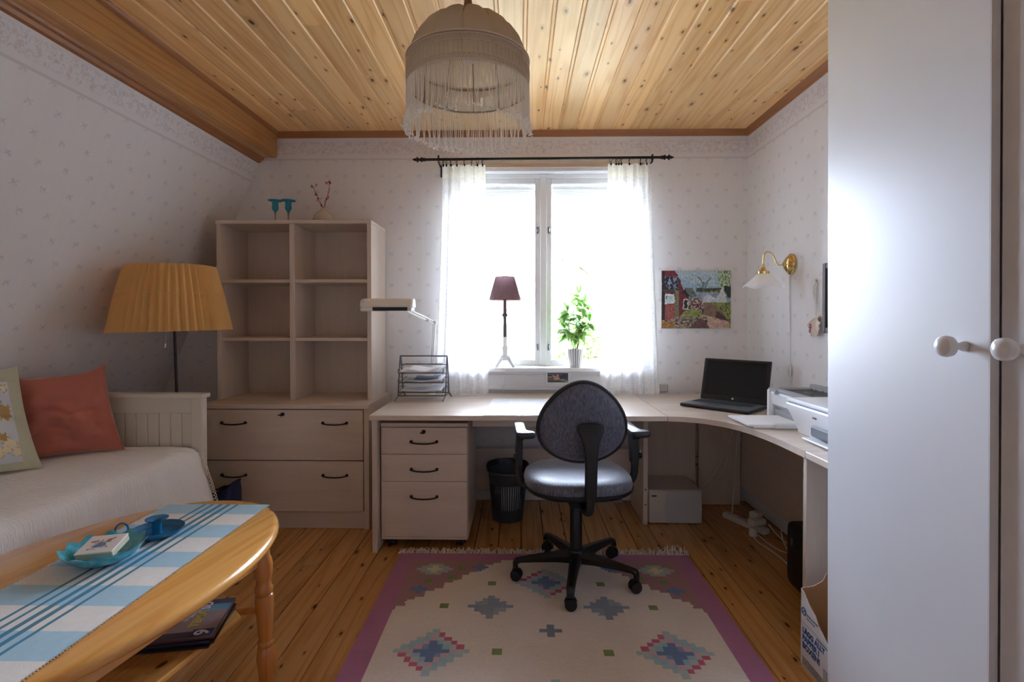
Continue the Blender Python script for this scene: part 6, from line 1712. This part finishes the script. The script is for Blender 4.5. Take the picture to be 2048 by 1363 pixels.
for i, (txt, sz) in enumerate((('L\u00c4GG ALLT', .0255), ('PAPPER I', .0265), ('BOXEN!', .029))):
    part(on_face(text_mb(txt, sz, .0016), Y1-.012, .121-i*.026 - (.002 if i == 2 else 0)), 'handwriting', MARK, face, angle=0)
mb = MB(); mb.tube([(.012*math.cos(a), .012*math.sin(a), .0) for a in [2*PI*k/16 for k in range(16)]], .0024, 5, closed=True); mb.tube([(.006,.006,0),(-.004,-.004,0)], .002, 5); part(on_face(mb, Y1-.020, .196), 'printed_logo', LOGO, face, angle=0)
mb = MB(); rr = random.Random(2)
def bars(y0, y1, z, h):
    x_ = y0
    while x_ < y1:
        w = rr.uniform(.003,.010); mb.box(x_, min(x_+w, y1), z, z+h, -.0002, .0002); x_ += w + .0022
bars(.036,.105,.186,.006); bars(.036,.085,.175,.004); bars(.095,.215,.140,.006); mb.box(.006,.215,.152,.1528,-.0002,.0002)
for k in range(8): bars(.010, .215, .030-k*.0036, .0018)
for k in range(6): bars(.135, .215, .066-k*.006, .0026)
part(on_face(mb, Y1-.002, .004), 'printed_lines', INK, face, kind='stuff', angle=0)

# navy bag by the daybed
nb = thing('navy_bag', 'small dark blue bag standing on the floor by the daybed end', 'bag', (-1.645, 2.80, 0))
NAVY = M('navy_cloth', S(26,44,92), .55, var=.12, vs=14)
mb = MB(); rings = []
for (z, w, d, ox) in ((.001,.075,.085,0),(.01,.082,.092,0),(.12,.080,.085,.004),(.22,.076,.075,.01),(.27,.070,.062,.014)):
    rings.append([(-1.655+ox+w*math.copysign(abs(math.cos(a))**.5, math.cos(a)), 2.81+d*math.copysign(abs(math.sin(a))**.5, math.sin(a)), z + (.045*(math.cos(a)+.3) if z > .2 else 0)) for a in [2*PI*k/28 for k in range(28)]])
mb.loft(rings, caps=False); part(mb, 'bag_body', NAVY, nb, angle=60)
mb = MB(); mb.tube([(p[0]*1.0, p[1], p[2]+.001) for p in rings[-1]], .0045, 6, closed=True); part(mb, 'bag_rim', M('navy_trim', S(20,28,52), .5), nb)
mb = MB(); mb.add([(p[0], p[1], .02) for p in rings[1]], [tuple(range(28))]); part(mb, 'bag_base', NAVY, nb)
mb = MB(); mb.tube(spline([(-1.70,2.755,.262),(-1.66,2.74,.292),(-1.60,2.75,.320)], 5), .005, 6); part(mb, 'handle', M('bag_black', S(20,20,24), .5), nb)

# ------------------------------------------------------------------ on the bookcase
def tealglass():
    t = NT('teal_glass'); fr_ = t.n('ShaderNodeFresnel', {'IOR': 1.5})
    d = t.n('ShaderNodeBsdfTranslucent', {'Color': S(90,214,236)}); tp = t.n('ShaderNodeBsdfTransparent', {'Color': S(90,190,212)}); df = t.n('ShaderNodeBsdfDiffuse', {'Color': S(78,196,222)})
    m0 = t.n('ShaderNodeMixShader', {0: .5}); t.t.links.new(d.outputs[0], m0.inputs[1]); t.t.links.new(df.outputs[0], m0.inputs[2])
    m1 = t.n('ShaderNodeMixShader', {0: .22}); t.t.links.new(m0.outputs[0], m1.inputs[1]); t.t.links.new(tp.outputs[0], m1.inputs[2])
    g = t.n('ShaderNodeBsdfGlossy', {'Roughness': .03}); m2 = t.n('ShaderNodeMixShader', {0: fr_.outputs[0]}); t.t.links.new(m1.outputs[0], m2.inputs[1]); t.t.links.new(g.outputs[0], m2.inputs[2])
    return t.finish(m2)
TG = tealglass(); CLEAR = pane_glass('stem_glass', S(226,228,228))
for i, (x_, lab) in enumerate(((-1.582, 'teal glass candle holder with clear stem nearer the sloping wall'), (-1.497, 'teal glass candle holder with clear stem nearer the vase'))):
    g = thing('glass_candle_holder', lab, 'candle holder', (x_, 3.30, BZ1), group='pair of teal glass candle holders on the bookcase')
    mb = MB(); mb.lathe([(.004,.087),(.013,.092),(.0195,.102),(.0205,.118),(.0185,.123),(.0185,.146),(.024,.151),(.044,.156),(.045,.160),(.042,.1605),(.018,.155),(.0145,.150),(.0145,.115),(.002,.112)], (x_,3.30,BZ1), 24); part(mb, 'cup', TG, g, angle=25)
    mb = MB(); mb.lathe([(.026,.0005),(.026,.003),(.008,.006),(.0038,.012),(.0034,.05),(.005,.078),(.0095,.086),(.004,.0885)], (x_,3.30,BZ1), 20); part(mb, 'stem', CLEAR, g)
va = thing('vase', 'round grey-beige ceramic vase on the bookcase', 'vase', (-1.270, 3.30, BZ1))
mb = MB(); mb.lathe([(.040,.0005),(.050,.004),(.0625,.026),(.064,.040),(.056,.062),(.038,.080),(.020,.093),(.0125,.100),(.0115,.106),(.014,.110),(.0115,.110),(.009,.104),(.010,.098)], (-1.270,3.30,BZ1), 40); part(mb, 'body', M('vase_glaze', S(194,186,174), .2, var=.12, vs=14, coat=.3), va, angle=60)
TW = M('twig_bark', S(58,40,38), .8); BL = [M('blossom_pink', S(206,120,140), .7), M('blossom_red', S(150,50,72), .7), M('blossom_white', S(226,206,208), .7)]
def branch(label, pts, n, seed):
    b_ = thing('blossom_branch', label, 'branch', tuple(pts[0]), group='pair of blossom twigs in the vase')
    sp_ = spline(pts, 6); mb = MB(); mb.tube(sp_, [lerp(.0028,.0012,k/(len(sp_)-1)) for k in range(len(sp_))], 6)
    r_ = random.Random(seed)
    tw = []
    for k in range(6):
        p = sp_[int(len(sp_)*(.35+.1*k))] if int(len(sp_)*(.35+.1*k)) < len(sp_) else sp_[-1]
        e_ = p + Vector((r_.uniform(-.022,.022), r_.uniform(-.012,.012), r_.uniform(.006,.024))); mb.tube([p, e_], .0011, 5); tw.append(e_)
    part(mb, 'twig', TW, b_)
    for k in range(n):
        p = (tw[k % 6] if k % 2 else sp_[r_.randrange(int(len(sp_)*.25), len(sp_))]) + Vector((r_.uniform(-.004,.004), r_.uniform(-.006,.002), r_.uniform(-.003,.004)))
        mb = MB()
        for q_ in range(5):
            a = 2*PI*q_/5; mb.sphere((p.x+.0042*math.cos(a), p.y-.001, p.z+.0042*math.sin(a)), (.0036,.0022,.0036), 6, 4)
        mb.sphere((p.x,p.y-.002,p.z), .002, 6, 4); part(mb, 'blossom', BL[r_.choice((0,0,1,1,2))], b_)
z0 = BZ1+.075
branch('blossom twig leaning towards the candle holders from the vase', [(-1.268,3.30,z0),(-1.273,3.298,z0+.035),(-1.290,3.292,z0+.075),(-1.310,3.288,z0+.125),(-1.342,3.285,z0+.185)], 9, 4)
branch('blossom twig leaning towards the window from the vase', [(-1.272,3.30,z0),(-1.266,3.30,z0+.035),(-1.247,3.296,z0+.09),(-1.232,3.292,z0+.14),(-1.222,3.29,z0+.215)], 12, 9)

# ------------------------------------------------------------------ pendant lamp
pdn = thing('pendant_lamp', 'beige fabric dome pendant lamp with white crocheted fringe', 'pendant lamp', (-.162, 1.60, 1.80))
cx, cy = -.162, 1.60
SHF = cloth('shade_linen', S(206,190,166), transl=.35)
mb = MB(); rings = []; NG = 12; n = 144
for (r, z) in ((.1835,1.935),(.1850,1.985),(.1835,2.012),(.177,2.042),(.164,2.074),(.141,2.106),(.109,2.133),(.072,2.152),(.036,2.164),(.022,2.169)):
    row = []
    for k in range(n):
        a = 2*PI*k/n; g_ = abs(math.sin(a*NG/2)); rr_ = r*(1-.035*(1-g_)**3) if r > .03 else r
        row.append((cx+rr_*math.cos(a), cy+rr_*math.sin(a), z - .008*(1-g_)**2*(r > .03)*(r < .15)))
    rings.append(row)
mb.loft(rings, caps=False); part(mb, 'shade', SHF, pdn, angle=60)
mb = MB()
for k in range(NG):
    a = 2*PI*k/NG; mb.tube([(cx+(r*.965-.002)*math.cos(a), cy+(r*.965-.002)*math.sin(a), z-.004) for r, z in ((.1850,1.94),(.1835,2.012),(.177,2.042),(.164,2.074),(.141,2.106),(.109,2.133),(.072,2.152),(.03,2.165))], .0016, 5)
for r, z in ((.1835,1.937),(.1835,2.012)): mb.tube([(cx+r*math.cos(a), cy+r*math.sin(a), z) for a in [2*PI*k/72 for k in range(72)]], .002, 6, closed=True)
part(mb, 'wire_ribs', M('rib_seam', S(150,134,116), .7), pdn)
mb = MB(); mb.lathe([(.026,2.160),(.024,2.176),(.014,2.188),(.012,2.206),(.006,2.21)], (cx,cy,0), 20); cap = part(mb, 'cap', M('cap_brown', S(120,96,74), .5), pdn)
mb = MB(); mb.tube([(cx,cy,2.20),(cx,cy,2.465)], .003, 6); mb.lathe([(.045,2.4795),(.045,2.462),(.03,2.447),(.008,2.443)], (cx,cy,0), 20); part(mb, 'cord', M('cord_brown', S(96,74,56), .6), cap)
mb = MB(); mb.cyl((cx,cy,2.09),(cx,cy,2.165),.018,n=14); mb.sphere((cx,cy,2.05),(.03,.03,.04)); part(mb, 'bulb', WHITE_PL, pdn)
# crocheted band
CRO = M('crochet_cotton', S(216,202,184), .9)
mb = MB(); NB = 84
def cp(a, r, z): return (cx+r*math.cos(a), cy+r*math.sin(a), z)
for (z, th) in ((2.016,.0028),(2.008,.0022),(1.990,.0016),(1.955,.0018),(1.936,.0020)): mb.tube([cp(2*PI*k/96, .1880, z) for k in range(96)], th, 5, closed=True)
for k in range(NB):
    a0, a1 = 2*PI*k/NB, 2*PI*(k+1)/NB; am = (a0+a1)/2; R_ = .1883
    for (za, zb) in ((2.008,1.999),(1.999,1.990),(1.955,1.946),(1.946,1.937)):
        mb.tube([cp(a0,R_,za), cp(am,R_,zb)], .0013, 4); mb.tube([cp(a1,R_,za), cp(am,R_,zb)], .0013, 4)
    mb.tube([cp(am,R_,1.991), cp(am-.006,R_+.001,1.972), cp(am,R_,1.954)], .0017, 4)
part(mb, 'crochet_band', CRO, pdn, kind='stuff', angle=0)
# fringe strands gathered into knotted bunches
FRG = M('fringe_white', S(238,232,222), .85)
mb = MB(); rr = random.Random(6); NBU = 58
tufts = MB()
for b in range(NBU):
    ab = 2*PI*(b+.5+rr.uniform(-.2,.2))/NBU; zl = 1.806+rr.uniform(-.008,.008); rb = .187+rr.uniform(-.006,.010)
    for s_ in range(4):
        a_ = 2*PI*(b+(s_+.5)/4)/NBU; w = rr.uniform(-.01,.01)
        p0 = cp(a_, .1880, 1.938); p3 = cp(ab+rr.uniform(-.032,.032), rb+rr.uniform(-.004,.004), zl+rr.uniform(0,.006))
        p1 = cp(lerp(a_,ab,.08)+w*.6, .1890, 1.90); p2 = cp(lerp(a_,ab,.35)+w*1.5, .189, 1.85)
        mb.tube([p0,p1,p2,p3], .0012, 4)
    q_ = cp(ab, rb, zl)
    for s_ in range(11): tufts.sphere((q_[0]+rr.uniform(-.009,.009), q_[1]+rr.uniform(-.009,.009), zl+rr.uniform(-.006,.008)), rr.uniform(.0018,.0030), 6, 4)
part(mb, 'fringe', FRG, pdn, kind='stuff', angle=0)
part(tufts, 'fringe_tufts', M('tuft_white', S(246,243,238), .9), pdn, kind='stuff', angle=60)
